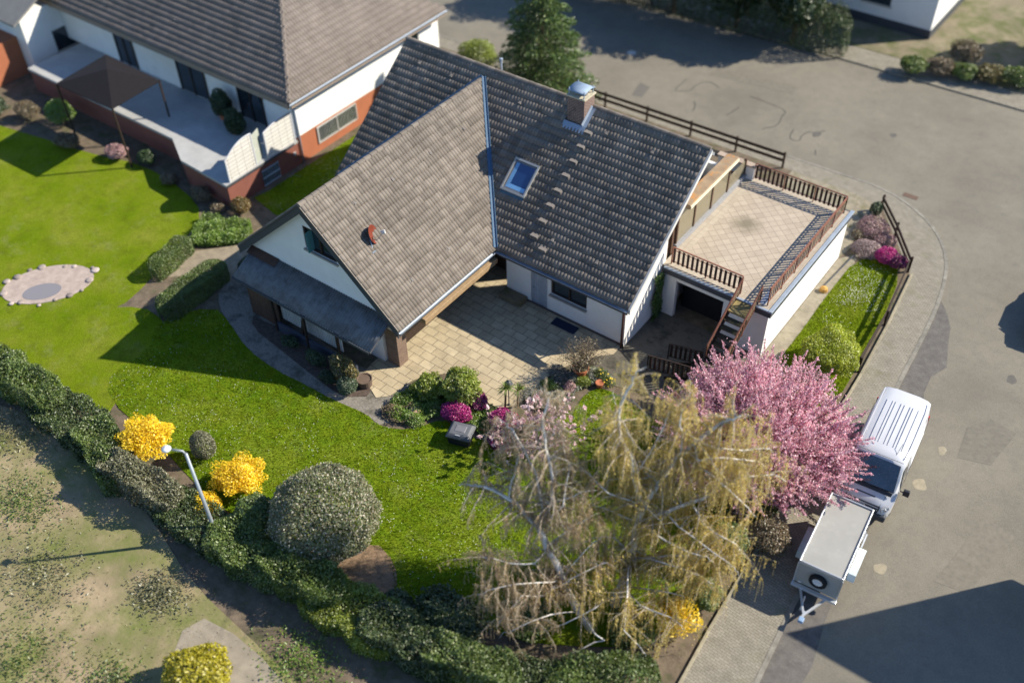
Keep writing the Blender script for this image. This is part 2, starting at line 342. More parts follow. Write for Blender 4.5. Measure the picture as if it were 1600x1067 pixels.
# cracks sealed with tar on the road
m_tar=plain('tar',(.07,.065,.06),.8)
mbt=MB()
for line in TAR:
    line=smooth_line(line,1)
    for a,b in zip(line[:-1],line[1:]):
        d=Vector((b[0]-a[0],b[1]-a[1],0))
        if d.length<1e-3: continue
        d.normalize(); q=Vector((-d.y,d.x,0))*.03; A=Vector((*a,-.0955)); B=Vector((*b,-.0955)); mbt.quad(A-q,B-q,B+q,A+q)
struct(mbt.build('tar_seams',m_tar))
sheet('asphalt_patch',[(5.41,12.85),(5.07,14.38),(5.88,14.22),(6.04,13.01)],plain('patch',(.125,.115,.10),.9,.15,8,bump=.4),-.0945,.004)
for pts,c_,z in (([(30.2,-3),(31.4,-2.6),(31.7,-.4),(30.6,-.2),(30.0,-1.2)],(.15,.136,.11),-.0945),([(8,17.5),(13,18.3),(13.1,19.2),(8.1,18.5)],(.155,.14,.112),-.0945),([(31.5,-9),(32.6,-8.8),(33.2,-5.4),(32.0,-5.2)],(.165,.148,.118),-.0945)):
    sheet('asphalt_patch',pts,plain('patch%d'%int(c_[0]*1000),c_,.9,.15,6,bump=.4),z,.004)
m_oil=plain('oil_stain',(.10,.092,.08),.7,.2,5); m_dust=plain('dust',(.27,.235,.17),.95,.2,6)
for (x,y,r_,m_) in ((29.55,-5.2,.30,m_dust),(29.6,-3.0,.2,m_dust),(30.6,2.5,.25,m_oil),(31.2,-2.2,.16,m_oil),(16,15.2,.3,m_oil),(19.5,17.5,.22,m_oil),(29.75,-9.6,.25,m_dust)):
    sheet('road_stain',smooth_poly([(x+r_*random.uniform(.5,1.3)*math.cos(t),y+r_*random.uniform(.6,1.5)*math.sin(t)) for t in np.linspace(0,6.283,9)[:-1]],2),m_,-.0952,.002)
# daisies: far too many to count
def blades(name, poly, n, z, m, h=(.03,.08), wd=.02):
    P=sample(poly,n); a=rng.random(n)*6.28; H=rng.uniform(*h,n); lean=rng.normal(0,.03,(n,2))
    V=np.zeros((n,3,3)); 
    V[:,0]=np.c_[P[:,0]-np.cos(a)*wd,P[:,1]-np.sin(a)*wd,np.full(n,z)]
    V[:,1]=np.c_[P[:,0]+np.cos(a)*wd,P[:,1]+np.sin(a)*wd,np.full(n,z)]
    V[:,2]=np.c_[P[:,0]+lean[:,0],P[:,1]+lean[:,1],z+H]
    o=npmesh(name,V,np.arange(3*n).reshape(n,3),m,rnd=rng.random(n)); return tag(o,kind='stuff')
m_blade=leafmat('grass_blade',[(.09,.17,.004),(.15,.215,.008),(.22,.25,.02)],.4,.3,gloss=0)
tag(blades('grass',lawn,80000,.02,m_blade),'short sunlit grass of the back lawn','grass')
tag(blades('grass',frontgrass,14000,.018,m_blade),'grass of the strip beside the white garage wall','grass')
tag(blades('grass',backgrass,16000,.018,m_blade),'shaded grass between the two houses','grass')
m_white=plain('daisy_white',(.75,.75,.70),.8,0,rv=.1)
def daisies(poly, ncl, per, z, spread, label):
    c=sample(poly,ncl); P=np.repeat(c,per,0)+rng.normal(0,1,(ncl*per,2))*np.repeat(rng.uniform(.2,spread,ncl),per)[:,None]
    P=P[inpoly(P,poly)]; n=len(P); r=rng.uniform(.007,.016,n); V=np.zeros((n,4,3)); zz=z+rng.uniform(.04,.07,n)
    for k,(dx,dy) in enumerate(((1,0),(0,1),(-1,0),(0,-1))): V[:,k]=np.c_[P[:,0]+dx*r,P[:,1]+dy*r,zz]
    return tag(npmesh('daisies',V,np.arange(4*n).reshape(n,4),m_white,rnd=rng.random(n)),label,'daisies',kind='stuff')
daisies(lawn,150,15,.02,1.0,'white daisies scattered over the back lawn')
daisies([(22.2,5.8),(23.4,6.5),(24.2,6.0),(24.6,2),(24.2,1),(22.5,1)],26,38,.018,.7,'white daisies thick on the strip beside the garage')
daisies(backgrass,60,22,.018,.7,'white daisies in the shaded grass between the houses')
# ================= MAIN HOUSE =================
Hh,He,Dd,Ll=7.364,2.75,5.956,16.662
KM=(Hh-He)/Dd; UC,XR,XL,GY,VM=4.994,9.753,.279,-12.502,-.408
HC=Hh+KM*VM; KR=(HC-He)/(XR-UC); HL=HC-KR*(UC-XL)
# concrete tiles, sun-bleached grey-brown with lichen
def tilemat(name, lo, hi, lich, lamt=.72):
    m,nt,out=mat(name); N=NT(nt)
    c=N.mix(N.rnd(),lo,hi)
    c=N.mix(1.0,c,N.ramp(N.noise(.5,5,.65),[(.3,.8),(.7,1.12)]),'MULTIPLY')
    c=N.mix(N.ramp(N.noise(7,5,.8),[(lamt,0),(lamt+.06,.8)]),c,lich)
    c=N.mix(1.0,c,N.ramp(N.noise(34,3,.8),[(.3,.82),(.7,1.14)]),'MULTIPLY')
    principled(N,out,c,.8,N.bump(N.noise(60,3,.7),.25,.008),spec=.25); return m
m_tile=tilemat('roof_tile',(.132,.112,.094),(.205,.176,.148),(.28,.27,.24))
m_tile2=tilemat('roof_tile_neighbour',(.155,.13,.112),(.185,.155,.135),(.22,.20,.18))
m_wall=plain('white_plaster',(.74,.73,.70),.9,.05,1.5,bump=.25,bscale=45,rv=0,dirt=((.55,.53,.48),.5,.6,.95))
m_dark=plain('dark_fascia',(.055,.06,.07),.55,.15,4)
m_bwood=plain('brown_wood',(.09,.05,.032),.65,.3,7,bump=.3)
m_dwood=plain('dark_stained_wood',(.032,.020,.015),.6,.3,7,bump=.3)
m_lwood=plain('tan_wood',(.30,.205,.115),.6,.2,5,bump=.2)
m_zinc=plain('zinc',(.30,.35,.42),.55,.12,3,metal=.35,rv=.05)
m_grey=plain('grey_board',(.22,.23,.25),.6,.1,3)
m_lgrey=plain('pale_grey_board',(.48,.47,.45),.7,.12,3)
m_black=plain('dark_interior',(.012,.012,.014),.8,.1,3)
m_sill=plain('stone_sill',(.36,.33,.29),.8,.15,6)
m_brick=brickmat('chimney_brick',(.17,.085,.06),(.12,.06,.045),(.30,.27,.24),.22,.075,.012,0,'V',dirt=((.05,.045,.04),3,.55,.8))
m_pier=brickmat('pier_brick',(.20,.125,.085),(.15,.09,.065),(.20,.17,.14),.24,.085,.012,0,'V')
def glassmat(name, col, rough=.04, spec=1.0, coat=0):
    m,nt,out=mat(name); N=NT(nt); p=principled(N,out,col,rough,None,0,spec); p.inputs['Coat Weight'].default_value=coat; p.inputs['Coat Roughness'].default_value=.02; return m
m_glass=glassmat('window_glass',(.02,.03,.04),.03,.9,.6)
m_skyglass=glassmat('roof_window_glass',(.012,.045,.15),.03,1,1)  # blue pane colour carries the reflection of the sky
m_terglass=glassmat('terrace_glass',(.20,.17,.11),.08,.6)  # tan reflection of the terrace floor put into the glass colour

def tiles(name, O, U, S, La, Ls, rows, m, parent, per=.1667, ns=10, amp=.036, step=.042, lift=.06, keep=None, sub=True):
    """O origin at the upper corner, U unit along the ridge, S unit down the slope"""
    O,U,S=(np.array(v,float) for v in (O,U,S)); Nn=np.cross(U,S); 
    if Nn[2]<0: Nn=-Nn
    nb=int(round(La/per)); na=nb*ns+1; a=np.linspace(0,La,na); ph=(a/La*nb)%1.0
    prof=amp*np.sin(np.pi*ph)**.6
    ex=Ls/rows; V=[];F=[];Rr=[]; off=0; tid=np.floor(np.clip(a[:-1]/La*nb,0,nb-1)/2).astype(int)
    r2=np.random.default_rng(len(name)+rows)
    for r in range(rows):
        jt=r2.normal(0,.004,nb//2+2); js=r2.normal(0,.006,nb//2+2); rv=r2.random(nb//2+2)
        ti=np.minimum(np.floor(a/La*nb/2).astype(int),nb//2)
        for (b,h) in ((r*ex-.01,0.0),((r+.22)*ex,step*.94),((r+1)*ex+.012,step),((r+1)*ex+.012,step-.06)):
            hh=lift+h+prof+jt[ti]; bb=b+(js[ti] if b>r*ex+.5*ex else 0)
            V.append(O+np.outer(a,U)+np.outer(np.full(na,1.)*bb,S)+np.outer(hh,Nn))
        for q in range(3):
            i=np.arange(na-1)+off+q*na; f=np.stack([i,i+1,i+1+na,i+na],1)
            F.append(f); Rr.append(rv[np.minimum(tid,nb//2)])
        off+=4*na
    V=np.concatenate(V); F=np.concatenate(F); Rr=np.concatenate(Rr)
    fn=np.cross(V[F[0][1]]-V[F[0][0]],V[F[0][3]]-V[F[0][0]])
    if fn@Nn<0: F=F[:,::-1]
    if keep is not None:
        cen=V[F].mean(1); k=keep(cen); F=F[k]; Rr=Rr[k]
    return npmesh(name,V,F,m,parent,Rr)
house=thing('house','white family house with brown tiled cross gable roof, brick chimney and paved patio','house',(8.3,-5.5,0))
ls=math.hypot(Dd,Hh-He); sm=(0,-Dd/ls,-(Hh-He)/ls); smb=(0,Dd/ls,-(Hh-He)/ls)
lr=math.hypot(XR-UC,HC-He); sr=((XR-UC)/lr,0,-(HC-He)/lr); slf=(-(XR-UC)/lr,0,-(HC-He)/lr); lls=math.hypot(UC-XL,HC-HL)
def under_cross(c):   # main tiles hidden under the wing roof are not laid
    x,y,z=c[:,0],c[:,1],c[:,2]; zc=HC-KR*np.abs(x-UC)+.13
    return ~(((z<zc)&(x>XL-.1)&(x<XR)&(y<VM))|((x>8.63)&(x<9.89)&(y>-4.1)&(y<-2.68))|((x>9.9)&(x<11.0)&(y>-1.06)&(y<-.02)))
def under_main(c): return c[:,2]>Hh+KM*c[:,1]+.09
# slabs under the tiles
mb=MB(); t=.16
mb.extr([(.02,0,Hh-.02),(Ll-.02,0,Hh-.02),(Ll-.02,-Dd+.02,He),(.02,-Dd+.02,He)],(0,0,-t))
mb.extr([(13.9,.0,Hh-.02),(.02,0,Hh-.02),(.02,Dd,He),(13.9,Dd,He)],(0,0,-t)); mb.extr([(Ll-.02,.0,Hh-.02),(13.9,0,Hh-.02),(13.9,.5,Hh-.4),(Ll-.02,.5,Hh-.4)],(0,0,-t))
rf=mb.build('roof',m_grey,house,fixn=True)
mb=MB(); mb.extr([(UC,GY+.02,HC-.02),(XR-.02,GY+.02,He),(XR-.02,VM-2,He),(UC,VM,HC-.02)],(0,0,-t)); mb.extr([(UC,GY+.02,HC-.02),(UC,VM,HC-.02),(XL+.02,VM-2,HL),(XL+.02,GY+.02,HL)],(0,0,-t))
rf2=mb.build('wing_roof',m_grey,house,fixn=True)
tiles('tiles',(0,0,Hh),(1,0,0),sm,Ll,ls,21,m_tile,rf,keep=under_cross)
tiles('tiles',(0,0,Hh),(1,0,0),smb,13.9,ls,12,m_tile,rf,ns=4)
tiles('tiles',(UC,GY,HC),(0,1,0),sr,VM-GY,lr,18,m_tile,rf2,keep=under_main)
tiles('tiles',(UC,GY,HC),(0,1,0),slf,VM-GY,lls,18,m_tile,rf2,ns=6,keep=under_main)
# ridge caps
def ridge(a,b,parent,m=m_tile,rad=.125,seg=.38,dz=.055):
    a,b=Vector(a),Vector(b); d=(b-a); L=d.length; d.normalize(); side=d.cross(Vector((0,0,1))).normalized(); n=int(L/seg); mb=MB()
    for i in range(n):
        p0=a+d*(i*L/n-.02); p1=a+d*((i+1)*L/n+.02); r0=rad+.012; r1=rad-.008; vs=[];K=7
        dzz=dz+random.uniform(-.006,.006)
        for p,r in ((p0,r0),(p1,r1)):
            for k in range(K): 
                tt=math.pi*k/(K-1); vs.append(p+side*math.cos(tt)*r+Vector((0,0,math.sin(tt)*r*.85+dzz)))
        vs+= [p0+Vector((0,0,dz-.03)),p1+Vector((0,0,dz-.03))]
        mb.add(vs,[(k,k+1,K+k+1,K+k) for k in range(K-1)]+[tuple(range(K-1,-1,-1))+(2*K,),tuple(range(K,2*K))+(2*K+1,)])
    return mb.build('ridge_cap',m,parent,fixn=True)
ridge((0,0,Hh),(Ll,0,Hh),rf); ridge((UC,GY,HC),(UC,VM-.1,HC),rf2)
m_vall=plain('sky_tinted_sheet',(.06,.115,.19),.6,.1,3,metal=.1,rv=.05)  # grey metal coloured blue: the sky's reflection is put into the base colour
# valleys in sheet metal
def strip_on(a,b,nrm,w,up,name,m,parent,lip=.03):
    a,b=Vector(a),Vector(b); d=(b-a).normalized(); s=d.cross(Vector(nrm)).normalized(); up_=Vector(nrm)*up; mb=MB()
    mb.extr([a-s*w+up_,a+up_*.8,b+up_*.8,b-s*w+up_],Vector(nrm)*.012); mb.extr([a+up_*.8,a+s*w+up_,b+s*w+up_,b+up_*.8],Vector(nrm)*.012)
    mb.bar(a-s*w+up_*1.15,b-s*w+up_*1.15,.035,.03,nrm); mb.bar(a+s*w+up_*1.15,b+s*w+up_*1.15,.035,.03,nrm)
    return mb.build(name,m,parent,fixn=True)
vn=(Vector((0,-KM,1)).normalized()+Vector((KR,0,1)).normalized()).normalized()
strip_on((UC,VM,HC+.07),(XR,-Dd,He+.07),vn,.085,.13,'valley_flashing',m_vall,rf2)
vn2=(Vector((0,-KM,1)).normalized()+Vector((-KR,0,1)).normalized()).normalized()
strip_on((UC,VM,HC+.07),(XL,-Dd,HL+.07),vn2,.085,.13,'valley_flashing',m_vall,rf2)
# verge boards (gable edges), fascias, gutters
mb=MB()
def vboard(mb,a,b,off,h,th): mb.extr([Vector(a)+Vector((0,0,.05)),Vector(b)+Vector((0,0,.05)),Vector(b)-Vector((0,0,h)),Vector(a)-Vector((0,0,h))],Vector(off)*th)
vboard(mb,(Ll,0,Hh),(Ll,-Dd,He),(1,0,0),.20,.10);
mb.build('verge_board',m_lgrey,rf,fixn=True)
mb=MB(); vboard(mb,(0,0,Hh),(0,-Dd,He),(-1,0,0),.2,.06); vboard(mb,(0,0,Hh),(0,Dd,He),(-1,0,0),.2,.06); mb.build('verge_board',m_dark,rf,fixn=True)
mb=MB()
vboard(mb,(UC,GY,HC),(XR,GY,He),(0,-1,0),.34,.05); vboard(mb,(UC,GY,HC),(XL,GY,HL),(0,-1,0),.34,.05)
mb.build('verge_board',m_dark,rf2,fixn=True)
mb=MB(); vboard(mb,(UC,GY-.05,HC+.06),(XR+.02,GY-.05,He+.06),(0,1,0),.05,.14); vboard(mb,(UC,GY-.05,HC+.06),(XL-.02,GY-.05,HL+.06),(0,1,0),.05,.14)
mb.build('verge_tile',m_tile,rf2,fixn=True)
def gutter(a,b,out,parent,name='gutter'):
    a,b,out=Vector(a),Vector(b),Vector(out); mb=MB(); K=6; r=.065; vs=[];L=[]
    for p in (a,b):
        for k in range(K): 
            t=math.pi*k/(K-1); vs.append(p+out*(r-r*math.cos(t))+Vector((0,0,-r*math.sin(t))))
    mb.add(vs,[(k,k+1,K+k+1,K+k) for k in range(K-1)])
    n=(b-a).normalized()
    mb.bar(a+out*2*r,b+out*2*r,.02,.02)
    o=mb.build(name,m_zinc,parent); md=o.modifiers.new('s','SOLIDIFY'); md.thickness=.006; return o
gutter((XR+.1,-Dd-.01,He-.03),(Ll,-Dd-.01,He-.03),(0,-1,0),house); gutter((XR+.0,GY,He-.03),(XR+.0,-Dd-.1,He-.03),(1,0,0),house)
gutter((XL,GY,HL-.03),(XL,-6,HL-.03),(-1,0,0),house); gutter((0,Dd,He-.03),(13.9,Dd,He-.03),(0,1,0),house)
mb=MB(); mb.box(XR+.1,-Dd+.03,He-.30,Ll-.02,-Dd-.0,He-.05); mb.box(XR-.035,GY+.05,He-.32,XR-.005,-Dd-.05,He-.05)
mb.build('fascia',m_dark,house)
# walls
WX=16.3; WY=-5.45
mb=MB()
mb.box(9.95,WY,0,11.32,WY+.3,2.75); mb.box(12.22,WY,0,12.42,WY+.3,2.75); mb.box(14.32,WY,0,WX,WY+.3,2.75); mb.box(12.42,WY,0,14.32,WY+.3,1.15); mb.box(11.32,WY+.002,2.12,12.22,WY+.3,2.75); mb.box(12.42,WY+.002,2.12,14.32,WY+.3,2.75)
mb.box(WX-.3,WY+.3,0,WX,-2.35,2.75)                                 # end wall, ground floor
mb.extr([(WX,WY+.3,2.75),(WX,-2.35,2.75),(WX,-2.35,Hh-2.35*KM-.14),(WX,WY+.3,Hh+(WY+.3)*KM-.14)],(-.3,0,0))
mb.build('wall',m_wall,house,fixn=True,bev=.01)
mb=MB(); mb.extr([(15.3,-2.35,2.7),(15.3,.3,2.7),(15.3,.3,Hh-.5),(15.3,0,Hh-.25),(15.3,-2.35,Hh-2.35*KM-.2)],(-.2,0,0)); mb.box(13.7,.3,2.5,13.9,5.3,3.2)
mb.box(15.5,-2.4,2.7,16.28,-2.2,Hh-2.4*KM-.2); mb.box(15.3,5.3,2.7,16.28,5.5,2.95); mb.box(0.2,5.3,0,16.3,5.5,2.85); mb.box(.2,-5.4,0,.5,5.3,2.8)
mb.extr([(.2,-5.4,2.8),(.2,5.3,2.8),(.2,0,Hh-.2)],(.25,0,0))
mb.build('rear_wall',m_wall,house,fixn=True)
# parapet wall behind the loggia
mb=MB(); mb.box(14.7,5.35,2.4,16.62,5.58,3.42,.5); pw=mb.build('parapet',m_wall,house,bev=.01)
mb=MB(); mb.box(14.65,5.30,3.42,16.66,5.64,3.49,.5); mb.build('parapet_cap',plain('tan_cap',(.36,.28,.22),.8,.2,3),pw)
# gable wing wall (white triangle) and walls below
GW=-12.2
mb=MB()
wx0,wx1,wy0,wy1=4.58,6.35,4.55,5.75
def gz(x): return HC-KR*abs(x-UC)-.16
mb.extr([(.6,GW,2.2),(4.58,GW,2.2),(4.58,GW,gz(4.58)),(.6,GW,gz(.6))],(0,.3,0))
mb.extr([(4.58,GW,2.2),(6.35,GW,2.2),(6.35,GW,4.55),(4.58,GW,4.55)],(0,.3,0))
mb.extr([(4.58,GW,5.75),(6.35,GW,5.75),(UC,GW,gz(UC)),(4.58,GW,gz(4.58))] if gz(6.35)<5.75 else [],(0,.3,0)) if gz(6.35)<5.75 else None
mb.extr([(6.35,GW,2.2),(9.2,GW,2.2),(9.2,GW,gz(9.2)),(6.35,GW,gz(6.35))],(0,.3,0))
mb.extr([(.6,GW,0),(8.4,GW,0),(8.4,GW,2.2),(.6,GW,2.2)],(0,.25,0)); mb.box(.6,GW+.3,0,.9,-5.4,2.8)
mb.build('wing_wall',m_wall,house,fixn=True)
mb=MB(); mb.box(8.1,GW+.3,0,8.4,-4.2,2.7); mb.box(8.4,-4.3,0,9.95,-4.1,2.75); mb.build('porch_wall',m_dwood,house)  # recess shade put into the colour: porch walls drawn in dark wood
gw=MB().extr([(4.58,GW+.10,4.55),(6.35,GW+.10,4.55),(6.35,GW+.10,5.7),(4.58,GW+.10,5.7)],(0,.02,0)).build('window',m_glass,house,fixn=True)
mb=MB(); 
for a,b in (((4.62,4.55),(4.62,5.72)),((6.31,4.55),(6.31,5.72)),((5.46,4.59),(5.46,5.72)),((4.58,4.59),(6.35,4.59)),((4.58,5.7),(6.35,5.7))): mb.bar((a[0],GW+.075,a[1]),(b[0],GW+.075,b[1]),.08,.08)
mb.build('frame',m_dwood,gw); MB().box(4.5,GW-.10,4.46,6.45,GW+.07,4.545).build('sill',m_sill,gw)
MB().bar((5.0,GW+.115,4.62),(5.0,GW+.115,5.65),.75,.02).build('curtain',plain('teal_curtain',(.08,.22,.24),.9),gw)
# brick pier and awning cassette along the wing eave
mb=MB(); mb.box(8.5,-12.12,0,9.16,-11.55,2.45,.5); mb.build('brick_pier',m_pier,house,bev=.01)
mb=MB(); mb.box(9.62,-11.05,2.12,9.92,-6.05,2.40,.5); mb.build('awning_box',m_lwood,house,bev=.02)
# door, window, downpipe on the patio side
d=MB().box(11.34,WY+.06,.02,12.20,WY+.12,2.1,.5).build('door',plain('pale_blue_door',(.30,.33,.38),.6,.1,3),house)
mb=MB()
for i in range(7): mb.box(11.38+i*.117,WY+.045,.06,11.38+i*.117+.1,WY+.062,2.06)
mb.build('planks',plain('pale_blue_planks',(.33,.36,.41),.65,.15,5,rv=.1),d); mb=MB(); mb.bar((11.42,WY+.0,1.02),(11.54,WY+.0,1.02),.025,.025); mb.box(11.41,WY+.0,1.0,11.435,WY+.05,1.04); mb.build('handle',m_zinc,d)
wn_=MB().box(12.44,WY+.12,1.2,14.30,WY+.14,2.1,.5).build('window',m_glass,house)
mb=MB(); 
for x in (12.46,13.37,14.28): mb.box(x-.04,WY+.07,1.16,x+.04,WY+.125,2.12)
mb.box(12.42,WY+.068,1.15,14.32,WY+.125,1.22); mb.box(12.42,WY+.068,2.05,14.32,WY+.125,2.12); mb.build('frame',m_dwood,wn_); MB().box(12.38,WY-.14,1.08,14.36,WY+.06,1.145).build('sill',m_sill,wn_)
mb=MB(); mb.tube([(WX-.12,WY-.4,2.62),(WX-.08,WY-.12,2.45),(WX-.08,WY-.07,2.3),(WX-.08,WY-.07,.02)],.045,8); mb.build('downpipe',plain('brown_pipe',(.10,.045,.035),.5),house,smooth=True)
MB().box(9.95,WY-.02,0.02,WX+.02,WY-.003,.16).build('plinth',plain('plinth',(.12,.09,.08),.9),house)
# loggia glazing on the gable end above the terrace
mb=MB(); mb.box(16.14,-1.15,2.95,16.16,3.55,4.62,.5); mb.box(16.142,3.55,2.95,16.158,5.3,3.75,.5); gl=mb.build('terrace_glazing',m_terglass,house)
for y,zz in ((-1.2,4.62),(.35,4.62),(1.95,4.62),(3.55,4.62),(5.3,3.8)): MB().box(16.08,y-.05,2.74,16.20,y+.05,zz).build('post',m_bwood,gl)
MB().box(15.95,-1.3,2.735,16.28,5.4,2.95).build('base_wall',plain('base_grey',(.28,.28,.29),.7),gl)
mb=MB(); mb.box(15.85,-.75,4.62,16.42,3.75,4.86,.5); bm_=mb.build('loggia_beam',plain('weathered_orange_wood',(.29,.205,.125),.6,.25,2,dirt=((.45,.20,.05),1.1,.52,.62)),house,bev=.02)
mb=MB(); mb.box(16.42,-.72,4.66,16.47,3.72,4.80,.5); mb.build('valance',plain('cream_cloth',(.60,.55,.42),.9),bm_)
mb=MB(); mb.box(16.05,-2.3,2.735,16.24,-2.05,4.3); mb.box(16.05,-1.75,2.735,16.24,-1.6,4.7); mb.build('loggia_post',m_bwood,house)
# chimney on the ridge
CX0,CX1,CY0,CY1=9.98,10.86,-.80,.02
ch=MB().box(CX0,CY0,6.4,CX1,CY1,8.05,.5).build('chimney',m_brick,house,bev=.008)
mb=MB(); mb.box(CX0-.05,CY0-.05,8.05,CX1+.05,CY1+.05,8.13,.5); mb.build('crown',plain('mortar_crown',(.42,.38,.28),.9,.2,5),ch,bev=.015)
mb=MB(); mb.lathe([(.16,8.13),(.16,8.2),(.12,8.2),(.12,8.14)],(CX0+.28,-.4,0),12); mb.lathe([(.16,8.13),(.16,8.2),(.12,8.2),(.12,8.14)],(CX0+.62,-.4,0),12); mb.build('flue',m_sill,ch)
mb=MB(); K=9; vs=[]
for x in (CX0-.02,CX1+.0):
    for k in range(K): 
        tt=math.pi*(.12+.76*k/(K-1)); vs.append((x,-.36-.46*math.cos(tt),8.26+.16*math.sin(tt)))
mb.add(vs,[(k,k+1,K+k+1,K+k) for k in range(K-1)]); 
cp=mb.build('rain_cap',plain('dull_zinc',(.20,.26,.34),.7,.12,4,metal=.2),ch,smooth=True); md=cp.modifiers.new('s','SOLIDIFY'); md.thickness=.015
for x in (CX0+.04,CX1-.06):
    for y in (CY0+.05,CY1-.06): MB().box(x-.02,y-.02,8.13,x+.02,y+.02,8.46).build('cap_leg',m_zinc,ch)
def on_main(x,y,h=0): return Vector((x,y,Hh+KM*y))+Vector((0,-KM,1)).normalized()*h
mb=MB(); mb.extr([on_main(CX0-.1,CY0-.28,.11),on_main(CX1+.16,CY0-.28,.11),on_main(CX1+.16,CY0-.003,.13),on_main(CX0-.1,CY0-.003,.13)],(0,0,.02))
mb.extr([on_main(CX1+.003,CY0-.0,.12),on_main(CX1+.18,CY0,.12),on_main(CX1+.18,-.02,.12),on_main(CX1+.003,-.02,.12)],(0,0,.02))
mb.extr([on_main(CX1+.003,CY0-.0,.12),on_main(CX1+.003,CY0,.34),on_main(CX1+.003,-.02,.32),on_main(CX1+.003,-.02,.12)],(.012,0,0))
mb.build('flashing',m_zinc,ch,fixn=True)
# roof window
def frame_on(x0,x1,y0,y1,h0,h1,wd,name,m,parent):
    mb=MB(); P=lambda x,y,h:on_main(x,y,h)
    for (a,b,c,d_) in ((x0,x1,y0,y0-wd),(x0,x1,y1+wd,y1),(x0,x0+wd,y0-wd,y1+wd),(x1-wd,x1,y0-wd,y1+wd)):
        q=[P(a,c,h0),P(b,c,h0),P(b,d_,h0),P(a,d_,h0)]; mb.extr(q,Vector((0,-KM,1)).normalized()*(h1-h0))
    return mb.build(name,m,parent,fixn=True)
sk=frame_on(8.60,9.92,-2.66,-3.92,0,.20,.08,'skylight',plain('skylight_frame',(.42,.41,.38),.45,.08,4,metal=.35),house)
frame_on(8.70,9.82,-2.75,-3.83,.0,.15,.055,'sash',plain('sash_grey',(.18,.19,.21),.5),sk)
mb=MB(); mb.extr([on_main(8.74,-2.8,.12),on_main(9.78,-2.8,.12),on_main(9.78,-3.79,.12),on_main(8.74,-3.79,.12)],(0,0,.01)); pn=mb.build('pane',m_skyglass,sk,fixn=True)
mb=MB(); mb.extr([on_main(8.76,-2.82,.136),on_main(8.93,-2.82,.136),on_main(8.93,-3.62,.136),on_main(8.76,-3.77,.136)],(0,0,.004)); mb.extr([on_main(8.76,-3.77,.136),on_main(8.93,-3.62,.136),on_main(9.76,-3.62,.136),on_main(9.76,-3.77,.136)],(0,0,.004)); mb.build('blind_edge',plain('pale_blue_blind',(.18,.38,.62),.4,.05,3),pn,fixn=True)
mb=MB(); mb.extr([on_main(8.6,-3.925,.10),on_main(9.92,-3.925,.10),on_main(9.92,-4.15,.10),on_main(8.6,-4.15,.10)],(0,0,.012)); mb.build('apron',plain('lead_apron',(.08,.14,.18),.6),sk,fixn=True)
# chimney sweep's steps: nine tile-coloured treads
m_step=plain('step_tile',(.17,.152,.14),.8,.1,8)
for (x,y) in ((11.27,-.98),(11.26,-1.53),(11.27,-2.1),(11.26,-2.66),(11.26,-3.25),(11.26,-3.83),(11.28,-4.43),(11.26,-5.02),(11.92,-5.33)):
    z=Hh+KM*y+.20; mb=MB(); mb.box(x-.2,y-.15,z-.03,x+.17,y+.10,z,.5)
    mb.extr([(x+.14,y-.14,z-.03),(x+.14,y+.1,z-.03),(x+.14,y+.1,z-.12),(x+.14,y-.14,z-.24)],(.045,0,0)); mb.extr([(x-.18,y-.14,z-.03),(x-.18,y+.1,z-.03),(x-.18,y+.1,z-.12),(x-.18,y-.14,z-.24)],(.045,0,0))
    mb.build('roof_step',m_step,house,bev=.008,fixn=True)
# vent tiles: small wedges
def vent(p,u,s,n,m=m_tile):
    p,u,s,n=(Vector(v) for v in (p,u,s,n)); mb=MB()
    a=p-s*.16+n*.085; b=p+s*.14-u*.10+n*.07; c=p+s*.14+u*.10+n*.07; dd=p+s*.14-u*.07+n*.17; e=p+s*.14+u*.07+n*.17
    mb.add([a,b,c,e,dd],[(0,1,4),(0,4,3),(0,3,2),(1,2,3,4)]); return mb
nm=Vector((0,-KM,1)).normalized()
for (x,y) in ((1.38,-.65),(3.37,-.68),(7.42,-.72),(12.05,-.66),(14.4,-.71),(9.78,-4.83),(12.11,-4.79),(14.46,-4.88)): vent((x,y,Hh+KM*y),(1,0,0),sm,nm).build('vent_tile',m_step,rf)
nr=Vector((KR,0,1)).normalized()
for (x,y) in ((5.82,-10.37),(5.91,-8.13),(5.93,-5.66),(5.92,-3.3),(8.73,-10.5),(8.69,-8.04)): vent((x,y,HC-KR*(x-UC)),(0,1,0),sr,nr).build('vent_tile',m_step,rf2)
# corrugated lean-to roof under the gable
ln=MB(); nx=240; xs=np.linspace(.95,9.12,nx); V=[];F=[]
for j,(y,z) in enumerate(((-12.22,2.94),(-12.9,2.6),(-13.68,2.2))):
    hgt=.024*np.sin((xs-.95)/(9.12-.95)*2*np.pi*58); V.append(np.c_[xs,np.full(nx,y),z+hgt])
i=np.arange(nx-1); F=np.concatenate([np.stack([i+j*nx,i+(j+1)*nx,i+1+(j+1)*nx,i+1+j*nx],1) for j in range(2)])
m_corr=plain('corrugated_sheet',(.15,.155,.16),.6,.25,1.5,rv=0,dirt=((.055,.05,.045),2.5,.42,.8),bump=.2)
lt=npmesh('lean_to_roof',np.concatenate(V),F,m_corr,house,np.full(len(F),.5)); md=lt.modifiers.new('s','SOLIDIFY'); md.thickness=.02
mb=MB(); mb.box(.95,-13.74,2.08,9.12,-13.70,2.2,.4); mb.box(.95,-13.70,2.1,1.0,-12.22,2.16,.4); mb.bar((.95,-13.68,2.14),(.95,-12.22,2.88),.04,.1); mb.bar((9.14,-13.68,2.14),(9.14,-12.22,2.88),.04,.1); mb.build('edge_board',m_dark,lt)
